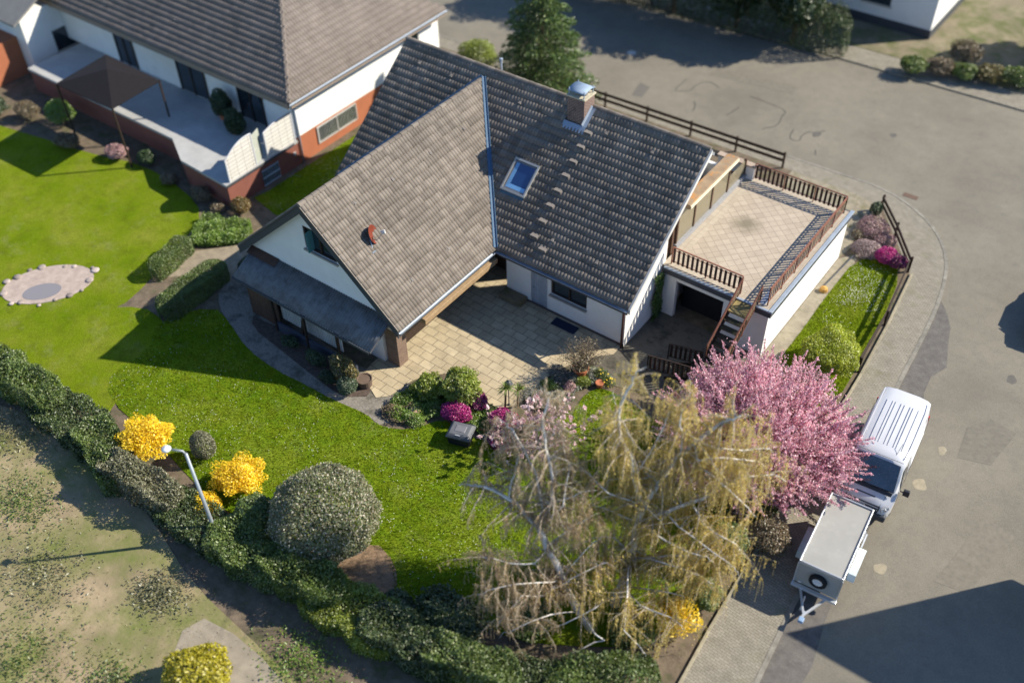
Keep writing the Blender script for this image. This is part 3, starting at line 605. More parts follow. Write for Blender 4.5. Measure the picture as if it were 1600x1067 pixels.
mb=MB(); mb.extr([(.85,-12.225,2.98),(2.6,-12.225,2.98),(2.6,-12.60,2.81),(.85,-12.60,2.81)],(0,0,.012)); mb.build('rust_patch_sheet',plain('rusty_sheet',(.07,.04,.028),.8,.3,5),lt,fixn=True)
for x in (3.15,5.1,7.1): MB().bar((x,-13.55,0),(x,-13.55,2.2),.1,.1).build('lean_to_post',m_dwood,house)
mb=MB()
for i in range(13): mb.box(1.3+i*.145,-13.35,0,1.3+i*.145+.135,-13.31,2.1)
for i in range(8): mb.box(1.26,-13.3+i*.14,0,1.30,-13.3+i*.14+.13,2.2)
mb.build('plank_screen',m_bwood,house)
mb=MB()
for i in range(34): mb.box(3.25+i*.11,-13.2,.55,3.25+i*.11+.06,-13.17,1.75)
mb.build('slatted_screen',m_lgrey,house)
mb=MB(); mb.box(3.2,-13.55,0,8.0,-13.45,.55); mb.build('low_wall',plain('slate_blue_wall',(.05,.06,.085),.8),house)
mb=MB(); mb.bar((4.6,-13.4,.3),(5.0,-13.4,1.9),.12,.12); mb.build('brace',m_dwood,house)
mb=MB(); mb.tube([(5.42,.42,7.05),(5.42,.42,7.75)],.05,8); mb.lathe([(.08,7.75),(.08,7.85),(.0,7.88)],(5.42,.42,0),8); mb.build('vent_pipe',m_zinc,rf)
# satellite dish
sd=thing('satellite_dish','red brown satellite dish on a bracket standing on the sunlit wing roof','satellite dish',(7.4,-11.1,HC-KR*(7.4-UC)+.05))
axd=Vector((.80,.45,.38)).normalized(); cc=Vector((7.05,-10.72,5.42))
mb=MB(); mb.lathe([(.0,0),(.15,.012),(.30,.05),(.40,.10),(.405,.10),(.30,.035),(.15,-.005),(0,-.015)],cc,24,.5,axd); mb.build('dish',plain('dish_red',(.15,.03,.016),.45,.08,3),sd,smooth=True)
mb=MB(); mb.tube([cc-axd*.02,cc-axd*.16,Vector((7.25,-10.98,5.25)),Vector((7.4,-11.1,HC-KR*(7.4-UC)+.04))],.03,8); mb.box(7.28,-11.2,HC-KR*(7.4-UC)+.03,7.5,-11.0,HC-KR*(7.4-UC)+.1); mb.build('bracket',m_zinc,sd)
mb=MB(); l0=cc+axd*.55+Vector((0,0,.02)); mb.tube([cc+Vector((0,0,-.38)),cc+axd*.35+Vector((0,0,-.28)),l0],.016,6); mb.build('arm',m_lgrey,sd); mb=MB(); mb.lathe([(.05,-.1),(.05,.06),(.03,.1)],l0,10,.5,axd); mb.lathe([(.04,-.06),(.05,.08)],l0+Vector((.1,-.08,0)),10,.5,axd); mb.build('receiver',m_lgrey,sd)
# ================= GARAGE WITH TERRACE =================
ZT=2.72; GX0,GX1,GY0,GY1=16.42,21.42,-2.5,5.72
gar=thing('garage','white flat roofed garage with tiled terrace on top beside the house','garage',(19,1.6,0))
mb=MB(); mb.box(GX0,GY0,0,17.05,GY0+.25,2.4); mb.box(17.05,GY0,2.1,19.35,GY0+.25,2.4); mb.box(19.35,GY0,0,GX1,GY0+.25,2.4); mb.box(GX1-.25,GY0+.25,0,GX1,GY1,2.4); mb.box(GX0,GY1-.25,0,GX1-.25,GY1,2.4); mb.box(GX0,GY0+.25,0,GX0+.2,GY1-.25,2.4)
mb.build('wall',m_wall,gar,bev=.01)
MB().box(17.0,GY0+.9,0,19.4,GY0+.95,2.3,.5).build('opening_shade',m_black,gar)  # black panel stands in for the shade inside the open garage
mb=MB(); mb.box(GX0-.02,GY0-.12,2.38,GX1+.12,GY1+.1,ZT-.03,.5); sb=mb.build('roof_slab',m_dark,gar,bev=.01)
mb=MB(); mb.box(GX1-.02,GY0-.14,ZT-.06,GX1+.15,GY1+.12,ZT+.03,.5); mb.box(GX0,GY0-.14,ZT-.06,GX1-.02,GY0-.02,ZT+.01,.5); mb.build('edge_flashing',m_zinc,sb,bev=.008)
m_tt=brickmat('terrace_tile_diagonal',(.36,.30,.235),(.42,.355,.28),(.22,.18,.145),.36,.36,.012,R(41),'XY',0.0,dirt=None,bump=.2,var=.12)
m_tb=brickmat('terrace_tile_border',(.36,.305,.24),(.41,.355,.28),(.30,.24,.19),.30,.30,.012,0,'XY',0.0,bump=.2,var=.12)
# brownish stain on the deck, strongest at one point and fading outwards
nt=m_tt.node_tree; N=NT(nt); bs=[n for n in nt.nodes if n.type=='BSDF_PRINCIPLED'][0]; old=bs.inputs['Base Color'].links[0].from_socket
dn=N.n('ShaderNodeVectorMath',operation='DISTANCE'); N.l(N.coord(),dn.inputs[0]); dn.inputs[1].default_value=(17.95,2.1,ZT)
dd=N.math('ADD',dn.outputs['Value'],N.math('MULTIPLY',N.noise(2.2,5,.7),1.1))
N.l(N.mix(N.ramp(N.math('MULTIPLY',dd,.5),[(.34,.75),(.72,0)]),old,(.13,.115,.075)),bs.inputs['Base Color'])
mb=MB(); mb.box(GX0-.15,GY0-.02,ZT-.03,GX1-.03,GY1-.02,ZT-.004,.5); mb.build('border_tiles',m_tb,gar)
mb=MB(); mb.box(16.75,-1.95,ZT-.02,20.72,5.05,ZT,.5); mb.build('deck_tiles',m_tt,gar)
m_border=plain('border_blue_grey',(.16,.19,.26),.8)  # blue grey for the double line and the strip along the deck border
mb=MB()
for e in (.0,.09):
    mb.box(20.74+e,-2.3,ZT-.006,20.77+e,5.14+e,ZT+.002); mb.box(16.6,5.07+e,ZT-.006,20.74+e,5.10+e,ZT+.002)
mb.build('border_line',m_border,gar)
mb=MB(); mb.box(20.84,-2.35,ZT-.006,21.10,5.4,ZT+.003); mb.build('border_strip',m_border,gar)
m_rail=plain('rail_paint',(.20,.085,.055),.5,.12,4); m_slat=plain('slat_wood',(.045,.024,.018),.6,.25,9,rv=.3); m_paleslat=plain('pale_slat',(.20,.14,.09),.75,.25,9,rv=.3)  # second slat colour is a lighter brown
def railing(name,label,a,b,za,zb,parent=None,slat=.11,gap=.10,ms=m_slat,h=.92,posts=4,mr=m_rail,low=.12):
    a=Vector((a[0],a[1],za)); b=Vector((b[0],b[1],zb)); L=(b-a).length; d=(b-a)/L; up=Vector((0,0,1))
    o=thing(name,label,'railing',tuple((a+b)/2),0,'railings of the terrace and its stairs')
    MB().bar(a+up*h,b+up*h,.06,.045).build('handrail',mr,o,bev=.008)
    mb=MB(); mb.bar(a+up*(h-.14),b+up*(h-.14),.03,.03); mb.bar(a+up*(low+.05),b+up*(low+.05),.03,.03); mb.build('rail_bar',mr,o)
    for i in range(posts):
        p=a+d*L*i/(posts-1); MB().box(p.x-.022,p.y-.022,p.z,p.x+.022,p.y+.022,p.z+h-.02).build('post',mr,o)
    n=int(L/(slat+gap)); s=d.cross(up).normalized()*.03; f=Vector((d.x,d.y,0)).normalized()
    for i in range(n):
        p=a+d*L*(i+.5)/n+s; t=random.uniform(-.008,.008); mb=MB(); mb.bar(p+up*low,p+up*(h-.05+t),slat*.5 if False else .022,slat,tuple(f)); mb.build('board',ms,o)
    return o
railing('railing','dark board railing along the street side of the tiled terrace',(16.62,5.45),(21.2,5.45),ZT,ZT)
railing('railing','long board railing above the sunlit white garage wall',(21.2,5.45),(21.2,-2.3),ZT,ZT,posts=7,ms=m_paleslat)
railing('railing','short board railing above the open garage door',(16.58,-2.25),(19.93,-2.25),ZT,ZT,posts=3)
# ================= STAIRCASE =================
st=thing('staircase','weathered open tread wooden stairs from the courtyard up to the terrace','stairs',(20.3,-4.2,0))
m_tread=plain('mossy_tread',(.055,.045,.028),.85,.35,5,bump=.5,dirt=((.09,.085,.03),2,.5,.75))
MB().box(19.98,-3.45,ZT-.14,20.82,-2.52,ZT-.05,.5).build('landing',plain('mossy_landing',(.22,.17,.07),.85,.35,4,bump=.4),st)
n=6
for i in range(n):
    y=-3.62-i*.27; z=ZT-.32-i*.27; MB().box(20.0,y-.16,z-.045,20.8,y+.12,z).build('tread',m_tread,st)
for x in (19.97,20.83): MB().bar((x,-3.35,ZT-.25),(x,-5.15,.85),.05,.22,(0,-.2,1)).build('stringer',m_dwood,st)
MB().box(19.85,-6.05,.72,20.9,-5.1,.80,.5).build('landing',m_tread,st)
for i in range(3):
    x=19.62-i*.3; z=.58-i*.2; MB().box(x-.15,-6.05,z-.045,x+.13,-5.12,z).build('tread',m_tread,st)
for y in (-5.08,-6.07): MB().bar((19.85,y,.7),(18.75,y,.05),.05,.2,(-.2,0,1)).build('stringer',m_dwood,st)
for (x,y) in ((19.95,-5.2),(20.85,-5.2),(19.95,-5.95),(20.85,-5.95)): MB().box(x-.04,y-.04,0,x+.04,y+.04,.72).build('support_post',m_dwood,st)
for i in range(6):
    y=-3.62-i*.27; z=ZT-.40-i*.27; MB().box(20.02,y-.02,z-.13,20.78,y,z+.0).build('lit_gap_strip',m_lgrey,st)  # pale strips paint the lit gaps between the open treads
railing('railing','sloping board handrail on the house side of the stairs',(19.95,-2.3),(19.95,-4.95),ZT+.02,.88,slat=.07,gap=.1,ms=m_paleslat,posts=3,h=.9)
railing('railing','sloping board handrail on the street side of the stairs, half hidden by blossom',(20.85,-2.3),(20.85,-5.0),ZT+.02,.88,slat=.07,gap=.08,ms=m_paleslat,posts=3,h=.9)
railing('railing','level dark board railing beside the lowest steps, nearest the courtyard',(19.85,-5.05),(18.3,-5.05),.55,.12,posts=2,mr=m_dwood,h=.9)
railing('railing','level dark board railing at the foot of the stairs, nearest the birch twigs',(19.85,-6.1),(17.9,-6.1),.5,.05,posts=2,mr=m_dwood,h=.9)
# ================= FENCES =================
def rail_fence(name,label,pts,posts,rails,h,m,group,w=.13,th=.035):
    o=thing(name,label,'fence',(pts[0][0],pts[0][1],0),0,group)
    for (x,y) in posts: MB().box(x-.05,y-.05,0,x+.05,y+.05,h+.05).build('post',m,o,bev=.006)
    for z in rails:
        for a,b in zip(pts[:-1],pts[1:]):
            d=(Vector(b)-Vector(a)).normalized(); nrm=Vector((d.y,-d.x)); off=nrm*.07
            MB().bar((a[0]+off.x,a[1]+off.y,z),(b[0]+off.x,b[1]+off.y,z),th,w).build('rail',m,o,bev=.005)
    return o
m_fence=plain('fence_wood',(.035,.022,.015),.7,.3,6,bump=.3)
def lerp(a,b,n): return [(a[0]+(b[0]-a[0])*i/n,a[1]+(b[1]-a[1])*i/n) for i in range(n+1)]
FA,FB=(2.2,10.62),(15.95,11.0)
rail_fence('rail_fence','long dark brown two rail fence between the house and the back street',[FA,FB],lerp(FA,FB,5),(.5,.86),.92,m_fence,'low rail fences of the plot',.17,.05)
rail_fence('rail_fence','dark brown rail fence round the street corner beside magenta blossom',[(21.6,10.5),(23.0,8.75),(24.5,6.62)],[(21.6,10.5),(23.0,8.75),(24.5,6.62)],(.45,.78),.85,m_fence,'low rail fences of the plot',.17,.05)
rail_fence('rail_fence','dark rail fence along the pavement casting two stripes on the front grass',[(24.52,6.5),(25.0,2.5),(25.2,-.9)],[(25.0,2.5),(25.2,-.9)],(.40,.74),.80,m_fence,'low rail fences of the plot',.15,.05)
mb=MB(); 
for a,b in zip([(24.72,6.5),(25.13,2.5),(25.38,-1),(25.62,-7),(26.0,-15.5),(26.62,-24)][:-1],[(24.72,6.5),(25.13,2.5),(25.38,-1),(25.62,-7),(26.0,-15.5),(26.62,-24)][1:]): mb.bar((a[0],a[1],.03),(b[0],b[1],.03),.10,.16)
tag(mb.build('edging_wall',plain('edging_concrete',(.27,.24,.17),.9,.25,4,bump=.4),bev=.01),'low pale concrete edging between the garden and the right hand pavement','wall')
# ================= COURTYARD AND PATIO THINGS =================
mb=MB(); mb.extr([(9.93,-5.47,.03),(11.15,-5.47,.03),(11.15,-6.05,.03),(9.93,-6.05,.03)],(0,0,.30)); tag(mb.build('stone_step',plain('mossy_stone',(.17,.135,.085),.9,.3,4,bump=.6,dirt=((.08,.085,.02),2,.5,.7)),origin=(10.5,-5.75,0),bev=.03,fixn=True),'mossy brown stone block step against the white patio wall','step')
tag(MB().box(12.85,-6.1,.035,14.1,-5.6,.055,.5).build('doormat',plain('navy_mat',(.012,.02,.045),.95,.2,20,bump=.5),origin=(13.5,-5.85,.035)),'dark navy doormat on the patio below the window','doormat')
# terracotta pot with twiggy shrub, garden lamp, grey box, small planters
m_terra=plain('terracotta',(.36,.125,.06),.8,.15,6)
pt=thing('plant_pot','terracotta pot holding a bare twiggy shrub at the patio corner','plant pot',(15.75,-7.98,0))
MB().lathe([(.20,.0),(.24,.15),(.30,.42),(.36,.44),(.36,.52),(.31,.52),(.29,.46),(0,.44)],(15.75,-7.98,.02),20,.5).build('pot',m_terra,pt,smooth=False)
MB().lathe([(.29,.465),(0,.47)],(15.75,-7.98,.02),16,.5).build('earth',m_soil,pt)
gl_=thing('garden_lamp','black lantern on a thin post beside the two small palms','lamp',(14.28,-11.12,0))
mb=MB(); mb.lathe([(.07,.03),(.05,.08),(.022,.12),(.022,1.0)],(14.28,-11.12,0),10); mb.build('post',m_dark,gl_)
mb=MB(); mb.lathe([(.06,1.0),(.12,1.05),(.15,1.32),(.14,1.33)],(14.28,-11.12,0),6); mb.build('lantern',plain('lantern_glass',(.07,.09,.11),.3),gl_)
mb=MB(); mb.lathe([(.20,1.32),(.12,1.42),(.05,1.47),(.02,1.52),(0,1.53)],(14.28,-11.12,0),6); mb.build('lamp_cap',m_dark,gl_)
bx=thing('garden_box','grey plastic garden box with a tapered lid on the lawn edge','box',(13.85,-13.75,0),R(18))
def taper(mb,x0,y0,x1,y1,z0,z1,ins):
    mb.add([(x0,y0,z0),(x1,y0,z0),(x1,y1,z0),(x0,y1,z0),(x0+ins,y0+ins,z1),(x1-ins,y0+ins,z1),(x1-ins,y1-ins,z1),(x0+ins,y1-ins,z1)],[(0,3,2,1),(4,5,6,7),(0,1,5,4),(1,2,6,5),(2,3,7,6),(3,0,4,7)],.5); return mb
m_plg=plain('grey_plastic',(.10,.105,.115),.55,.08,4); m_pld=plain('black_plastic',(.018,.02,.026),.5,.1,4)
mb=MB(); taper(mb,-.42,-.34,.42,.34,.03,.50,-.05); mb.build('tub',m_pld,bx,local=True,bev=.03)
mb=MB(); taper(mb,-.52,-.44,.52,.44,.50,.58,.03); taper(mb,-.49,-.41,.49,.41,.575,.68,.10); lid=mb.build('lid',m_plg,bx,local=True,bev=.03)
mb=MB(); taper(mb,-.24,-.18,.24,.20,.675,.70,.04); mb.build('lid_panel',plain('grey_panel',(.14,.14,.155),.6),lid,local=True,bev=.015)
mb=MB(); mb.box(-.12,-.34,.625,.1,-.31,.665); mb.build('badge',plain('pale_badge',(.55,.55,.57),.5),lid,local=True)
mb=MB(); mb.box(.18,.30,.52,.46,.45,.60); mb.build('hinge',m_pld,bx,local=True,bev=.02)
tag(MB().lathe([(.30,.04),(.33,.36),(.34,.40),(.30,.40),(.28,.36),(0,.36)],(8.62,-13.75,0),20,.5).build('planter',plain('brown_planter',(.12,.085,.065),.8,.15,5),origin=(8.62,-13.75,0)),'round brown planter on the slabs at the patio corner','planter')
tag(MB().lathe([(.14,.0),(.17,.22),(.19,.24),(.16,.25),(0,.22)],(16.75,-8.05,.02),14,.5).build('flower_pot',m_terra,origin=(16.75,-8.05,0)),'small ochre flower pot beside the daffodils','flower pot')
mb=MB(); mb.lathe([(.0,.0),(.22,.03),(.26,.12),(.2,.2),(0,.23)],(11.35,-13.7,.05),10,.5); tag(mb.build('garden_stone',plain('pink_stone',(.42,.27,.2),.85,.15,6,bump=.3),origin=(11.35,-13.7,0),smooth=True),'rounded pinkish stone in the left flower bed','stone')
mb=MB()
pl=[(14.05,-13.0),(14.4,-12.85),(14.85,-12.95)]
for a,b in zip(pl[:-1],pl[1:]): mb.bar((a[0],a[1],.1),(b[0],b[1],.1),.08,.2)
tag(mb.build('log_edging',plain('orange_log',(.30,.17,.06),.8,.3,8),origin=(14.4,-12.9,0),bev=.02),'short orange brown log edging behind the grey box','edging')
# manhole covers
for (x,y,z,l,r_) in ((2.79,17.13,-.10,'round manhole cover with a pale rim in the back street',.36),):
    o=thing('manhole_cover',l,'manhole cover',(x,y,z)); MB().lathe([(r_,.0),(r_,.008),(r_-.09,.008),(r_-.09,.0)],(x,y,z),28,.5).build('rim',m_kerb,o); MB().lathe([(r_-.09,.006),(0,.0065)],(x,y,z),28,.5).build('cover',plain('pale_cover',(.45,.43,.4),.7),o)
o=tag(MB().box(22.0,12.42,-.1,22.75,12.75,-.088,.5).build('drain_grate',plain('rust_drain',(.12,.075,.055),.8),origin=(22.4,12.6,-.1)),'rust brown street drain in the gutter of the corner','drain')
# garden bed border path posts: slim pole lying beside garage wall
mb=MB(); mb.tube([(21.75,3.0,.12),(22.0,6.3,.12)],.025,6); tag(mb.build('garden_edge_rail',m_dark,origin=(21.9,4.6,0)),'thin dark rail lying between the front path and the corner paving','rail')
mb=MB(); mb.lathe([(.0,.02),(.2,.04),(.17,.2),(.05,.26),(0,.27)],(21.85,3.05,0),10); tag(mb.build('garden_ornament',plain('ochre_pot',(.42,.23,.06),.8),origin=(21.85,3.05,0)),'small ochre garden ornament at the foot of the white garage wall','ornament')
# street lamp, lower left
sl_=thing('street_lamp','grey street lamp leaning over the lower left hedge','street lamp',(9.45,-22.75,0))
mb=MB(); mb.tube([(9.45,-22.75,0),(9.45,-22.75,1.0),(9.45,-22.75,4.9)],[.09,.075,.05],12); mb.build('pole',plain('lamp_pole',(.30,.33,.36),.5,.1,2,metal=.4),sl_,smooth=True)
mb=MB(); mb.tube([(9.45,-22.75,4.85),(9.40,-22.80,5.05),(9.1,-23.0,5.12)],.04,10); mb.build('arm',plain('lamp_pole',(.3,.33,.36)),sl_,smooth=True)
mb=MB(); mb.lathe([(.0,-.08),(.12,-.06),(.17,0),(.13,.06),(.0,.1)],(8.95,-23.1,5.14),14,.5); mb.build('lamp_head',plain('lamp_white',(.62,.64,.66),.4),sl_,smooth=True)
# stone rimmed pond on the neighbour lawn
pd=thing('garden_pond','oval stone ringed garden pond on the neighbouring lawn','pond',(-8.1,-17.7,0))
ring=[(-8.1+2.1*math.cos(t),-17.7+1.35*math.sin(t)) for t in np.linspace(0,2*math.pi,26,endpoint=False)]
ringo=[(-8.1+(x+8.1)*math.cos(.9)-(y+17.7)*math.sin(.9),-17.7+(x+8.1)*math.sin(.9)+(y+17.7)*math.cos(.9)) for x,y in ring]
MB().prism(ringo,.02,.05,.5).build('stone_bed',plain('pink_gravel',(.36,.29,.25),.9,.2,3,bump=.5),pd)
inn=[(-8.1+(x+8.1)*.42+.25,-17.7+(y+17.7)*.42-.5) for x,y in ringo]
MB().prism(inn,.045,.06,.5).build('water',glassmat('pond_water',(.20,.19,.20),.2,.5),pd)
for k,(x,y) in enumerate([q for i_,q in enumerate(ringo) if i_%3]):
    r_=random.uniform(.08,.22); mb=MB(); mb.lathe([(0,-.1),(r_*.9,.0),(r_,.03),(r_*.6,.06),(0,.07)],(x+random.uniform(-.15,.15),y+random.uniform(-.15,.15),.04),8); mb.build('rim_stone',plain('rim_stone',(.30,.25,.225),.9,.3,4,rv=.35),pd,smooth=True)
# ================= VEHICLES =================
m_vwhite=plain('van_white',(.50,.51,.54),.28,.02,2,rv=0,spec=.5,dirt=((.60,.58,.52),1.2,.62,.95)); m_tyre=plain('tyre',(.015,.015,.016),.85,.2,10); m_rim=plain('rim_silver',(.45,.46,.48),.35,.05,3,metal=.7)
m_vglass,nt,out=mat('windscreen_glass'); N=NT(nt)
c=N.ramp(N.noise(1.3,3,.6),[(.35,(.008,.012,.02)),(.7,(.03,.05,.08))]); pet=N.ramp(N.noise(42,1,.4),[(.70,0),(.73,1)]); pp=principled(N,out,N.mix(pet,c,(.35,.22,.24)),.08,None,0,.8); pp.inputs['Coat Weight'].default_value=.4
m_vdark=plain('bumper_grey',(.035,.042,.052),.6,.1,5)
def loft(mb,st):
    """st: list of (y, [(x,z)...]) with equal counts -> closed skin"""
    n=len(st[0][1]); vs=[(x,y,z) for y,pr in st for x,z in pr]; fs=[]
    for i in range(len(st)-1):
        for k in range(n): fs.append((i*n+k,i*n+(k+1)%n,(i+1)*n+(k+1)%n,(i+1)*n+k))
    fs.append(tuple(range(n-1,-1,-1))); fs.append(tuple((len(st)-1)*n+k for k in range(n)))
    return mb.add(vs,fs,.5)
def wheel(name,parent,x,y,z,r,w,side):
    mb=MB(); mb.lathe([(r*.62,-w/2),(r*.92,-w/2),(r,-w*.35),(r,w*.35),(r*.92,w/2),(r*.62,w/2),(r*.62,-w/2)],(x,y,z),22,.5,(1,0,0),False); o=mb.build(name,m_tyre,parent,local=True,smooth=False)
    mb=MB(); mb.lathe([(r*.63,-w*.42),(r*.5,-w*.2),(0,-w*.25)],(x,y,z),18,.5,(1,0,0)); mb.lathe([(r*.63,w*.42),(r*.5,w*.2),(0,w*.25)],(x,y,z),18,.5,(1,0,0)); mb.build('rim',m_rim,o,local=True); return o
# white panel van: local -y is forward (towards the camera end of the street)
van=thing('delivery_van','white panel van parked at the kerb behind the grey trailer','van',(27.93,-5.55,-.10),R(5.2))
def sec(w,zb,zs,zt,wt,crown=.05):     # half section mirrored: sill, belt, shoulder, roof edge, crown
    R_=[(w-.06,zb),(w,zb+.18),(w,zs),(wt+.02,zt-.10),(wt-.10,zt-.01),(wt*.5,zt+crown)]
    return R_+[(-x,z) for x,z in R_[::-1]]
ST=[(2.42,sec(.90,.42,1.25,2.22,.76,.02)),(2.36,sec(.96,.34,1.25,2.30,.82)),(1.6,sec(.985,.30,1.28,2.36,.86)),(0,sec(.99,.30,1.28,2.38,.87)),(-.9,sec(.985,.30,1.28,2.36,.86)),(-1.18,sec(.98,.30,1.27,2.28,.83,.06)),
    (-1.32,sec(.98,.30,1.26,2.18,.82,.05)),(-1.55,sec(.98,.30,1.25,1.80,.86,.05)),(-1.85,sec(.97,.30,1.16,1.32,.86,.05)),(-1.98,sec(.965,.30,1.08,1.20,.83,.045)),(-2.2,sec(.94,.32,.98,1.08,.76,.045)),(-2.38,sec(.86,.36,.86,.95,.66,.03)),(-2.46,sec(.74,.42,.72,.80,.58,.02))]
vb=MB(); loft(vb,ST); vbody=vb.build('body',m_vwhite,van,local=True,smooth=True,fixn=True); md=vbody.modifiers.new('e','EDGE_SPLIT'); md.split_angle=R(38)
def surf(pts,off): return [tuple(Vector(p)+Vector(off)) for p in pts]
mb=MB(); mb.extr([(-.74,-1.27,2.20),(.74,-1.27,2.20),(.84,-1.86,1.345),(-.84,-1.86,1.345)],(0,-.03,.075)); mb.build('windscreen',m_vglass,van,local=True,fixn=True,bev=.01)
mb=MB(); mb.extr([(-.82,-1.88,1.33),(.82,-1.88,1.33),(.80,-1.97,1.24),(-.80,-1.97,1.24)],(0,-.02,.05)); mb.build('scuttle',m_vdark,van,local=True,fixn=True)
for k,x in enumerate((-.42,.28)): mb=MB(); mb.bar((x-.28,-1.93,1.39),(x+.38,-1.90,1.42),.025,.02); mb.build('wiper',m_pld,van,local=True)
mb=MB(); mb.box(-.34,-2.17,1.115,.34,-2.08,1.165); mb.build('bonnet_vent',m_vdark,van,local=True,bev=.02)
gr=MB(); gr.extr([(-.62,-2.36,.98),(.62,-2.36,.98),(.58,-2.52,.78),(-.58,-2.52,.78)],(0,-.02,.01)); grl=gr.build('grille',m_vdark,van,local=True,fixn=True,bev=.01)
for z,y in ((.93,-2.425),(.86,-2.475)): MB().bar((-.56,y,z),(.56,y,z),.03,.03).build('grille_bar',plain('grille_chrome',(.35,.37,.40),.3,.05,3,metal=.8),grl,local=True)
def disc_text(parent):
    ax=Vector((0,-.8,.6)); mb=MB(); c=Vector((0,-2.485,.905)); e1=Vector((1,0,0)); e2=Vector((0,.6,.8)); K=20
    for (a,b,dz,nm_,m_) in ((.13,.055,.0,'emblem',plain('emblem_chrome',(.6,.62,.65),.25,.02,3,metal=.9)),(.115,.043,.006,'emblem_field',plain('emblem_blue',(.02,.05,.16),.3))):
        mb=MB(); vs=[c+ax*dz+e1*a*math.cos(2*math.pi*k/K)+e2*b*math.sin(2*math.pi*k/K) for k in range(K)]; mb.extr(vs,ax*.006); o=mb.build(nm_,m_,parent,local=True,fixn=True)
    cu=bpy.data.curves.new('emblem_lettering','FONT'); cu.body='Ford'; cu.size=.085; cu.align_x='CENTER'; cu.align_y='CENTER'; cu.shear=.3; cu.extrude=.002
    t=bpy.data.objects.new('t',cu); scene.collection.objects.link(t); dg=bpy.context.evaluated_depsgraph_get(); me=bpy.data.meshes.new_from_object(t.evaluated_get(dg)); bpy.data.objects.remove(t)
    q=c+ax*.016; M=Matrix(((1,0,0,q.x),(0,e2.y,ax.y,q.y),(0,e2.z,ax.z,q.z),(0,0,0,1))); me.transform(M); me.materials.clear(); me.materials.append(plain('emblem_chrome',(.6,.62,.65)))
    o=bpy.data.objects.new('emblem_lettering',me); scene.collection.objects.link(o); o.parent=parent
disc_text(grl)
for s in (-1,1):
    mb=MB(); mb.extr([(s*.64,-2.40,.93),(s*.86,-2.24,1.03),(s*.90,-2.22,.86),(s*.68,-2.44,.76)],(s*.03,-.045,.02)); hl=mb.build('headlight',glassmat('headlight_glass',(.42,.45,.47),.12,.8,.5),van,local=True,fixn=True,bev=.015)
    MB().lathe([(0,0),(.06,.02),(.055,.03),(0,.035)],(s*.78,-2.36,.90),12,.5,(s*.3,-1,.3)).build('reflector',m_rim,hl,local=True)
    mb=MB(); mb.extr([(s*.985,-1.55,1.30),(s*.985,-.62,1.30),(s*.90,-.62,2.02),(s*.88,-1.22,2.02)],(s*.012,0,0)); mb.build('side_window',m_vglass,van,local=True,fixn=True)
    mb=MB(); mb.bar((s*.99,-1.55,1.30),(s*1.16,-1.58,1.30),.05,.04); mb.box(s*1.10,-1.66,1.22,s*1.32,-1.54,1.50); mb.build('mirror',m_pld,van,local=True,bev=.03)
    mb=MB(); mb.box(s*.985,-.55,.68,s*1.005,2.0,.78); mb.build('side_strip',m_vdark,van,local=True,bev=.005)
    mb=MB(); mb.extr([(s*.99,-.35,1.42),(s*.99,1.5,1.42),(s*.915,1.5,2.0),(s*.915,-.35,2.0)],(s*.004,0,0)); mb.build('side_panel',plain('panel_white',(.70,.71,.73),.35),van,local=True,fixn=True)  # side panels in a paler white than the body
    mb=MB(); mb.bar((s*.80,-.95,2.40),(s*.80,2.2,2.37),.03,.03); mb.build('roof_gutter',m_vwhite,van,local=True)
    for y in (-1.62,1.55): wheel('wheel',van,s*.86,y,.34,.34,.21,s)
for x in (-.56,-.36,-.26,-.06,.06,.26,.36,.56):
    zr=2.352+(.09 if abs(x)<=.43 else .09-(abs(x)-.43)/.34*.06); MB().bar((x,-.7,zr-.012),(x,0,zr+.012),.012,.02).build('roof_groove',plain('groove_grey',(.40,.41,.43),.5),van,local=True); MB().bar((x,0,zr+.012),(x,1.6,zr-.01),.012,.02).build('roof_groove',plain('groove_grey',(.40,.41,.43)),van,local=True)
for s in (-1,1):
    for (y0,z0,y1,z1) in ((-.55,.55,-.55,2.1),(-1.62,.75,-1.62,1.25),(1.62,.6,1.62,2.05),(-.50,1.36,2.2,1.36)): MB().bar((s*(.99 if z1<1.5 else .975),y0,z0),(s*(.99 if z1<1.5 else .905),y1,z1),.012,.012,(1,0,0)).build('panel_seam',m_vdark,van,local=True)
    MB().box(s*.99,-.75,1.02,s*1.015,-.58,1.07).build('door_handle',m_vdark,van,local=True,bev=.008)
    MB().box(s*.80,2.30,.95,s*.97,2.405,1.55).build('tail_light',plain('tail_red',(.30,.015,.015),.25),van,local=True,bev=.01)
MB().bar((-.78,-1.20,2.345),(.78,-1.20,2.345),.012,.012).build('roof_seam',m_vdark,van,local=True)
for x in (-.66,.66): MB().bar((x,-1.95,1.225),(x*.86,-2.36,.955),.012,.015).build('bonnet_seam',m_vdark,van,local=True)
MB().box(-.9,-2.56,.38,.9,-2.32,.70).build('bumper',m_vdark,van,local=True,bev=.07)
mb=MB(); mb.tube([(.45,-.98,2.38),(.52,-.55,2.62)],.008,5); mb.build('aerial',m_pld,van,local=True)
van.scale = (1.06, 1.0, 1.0)
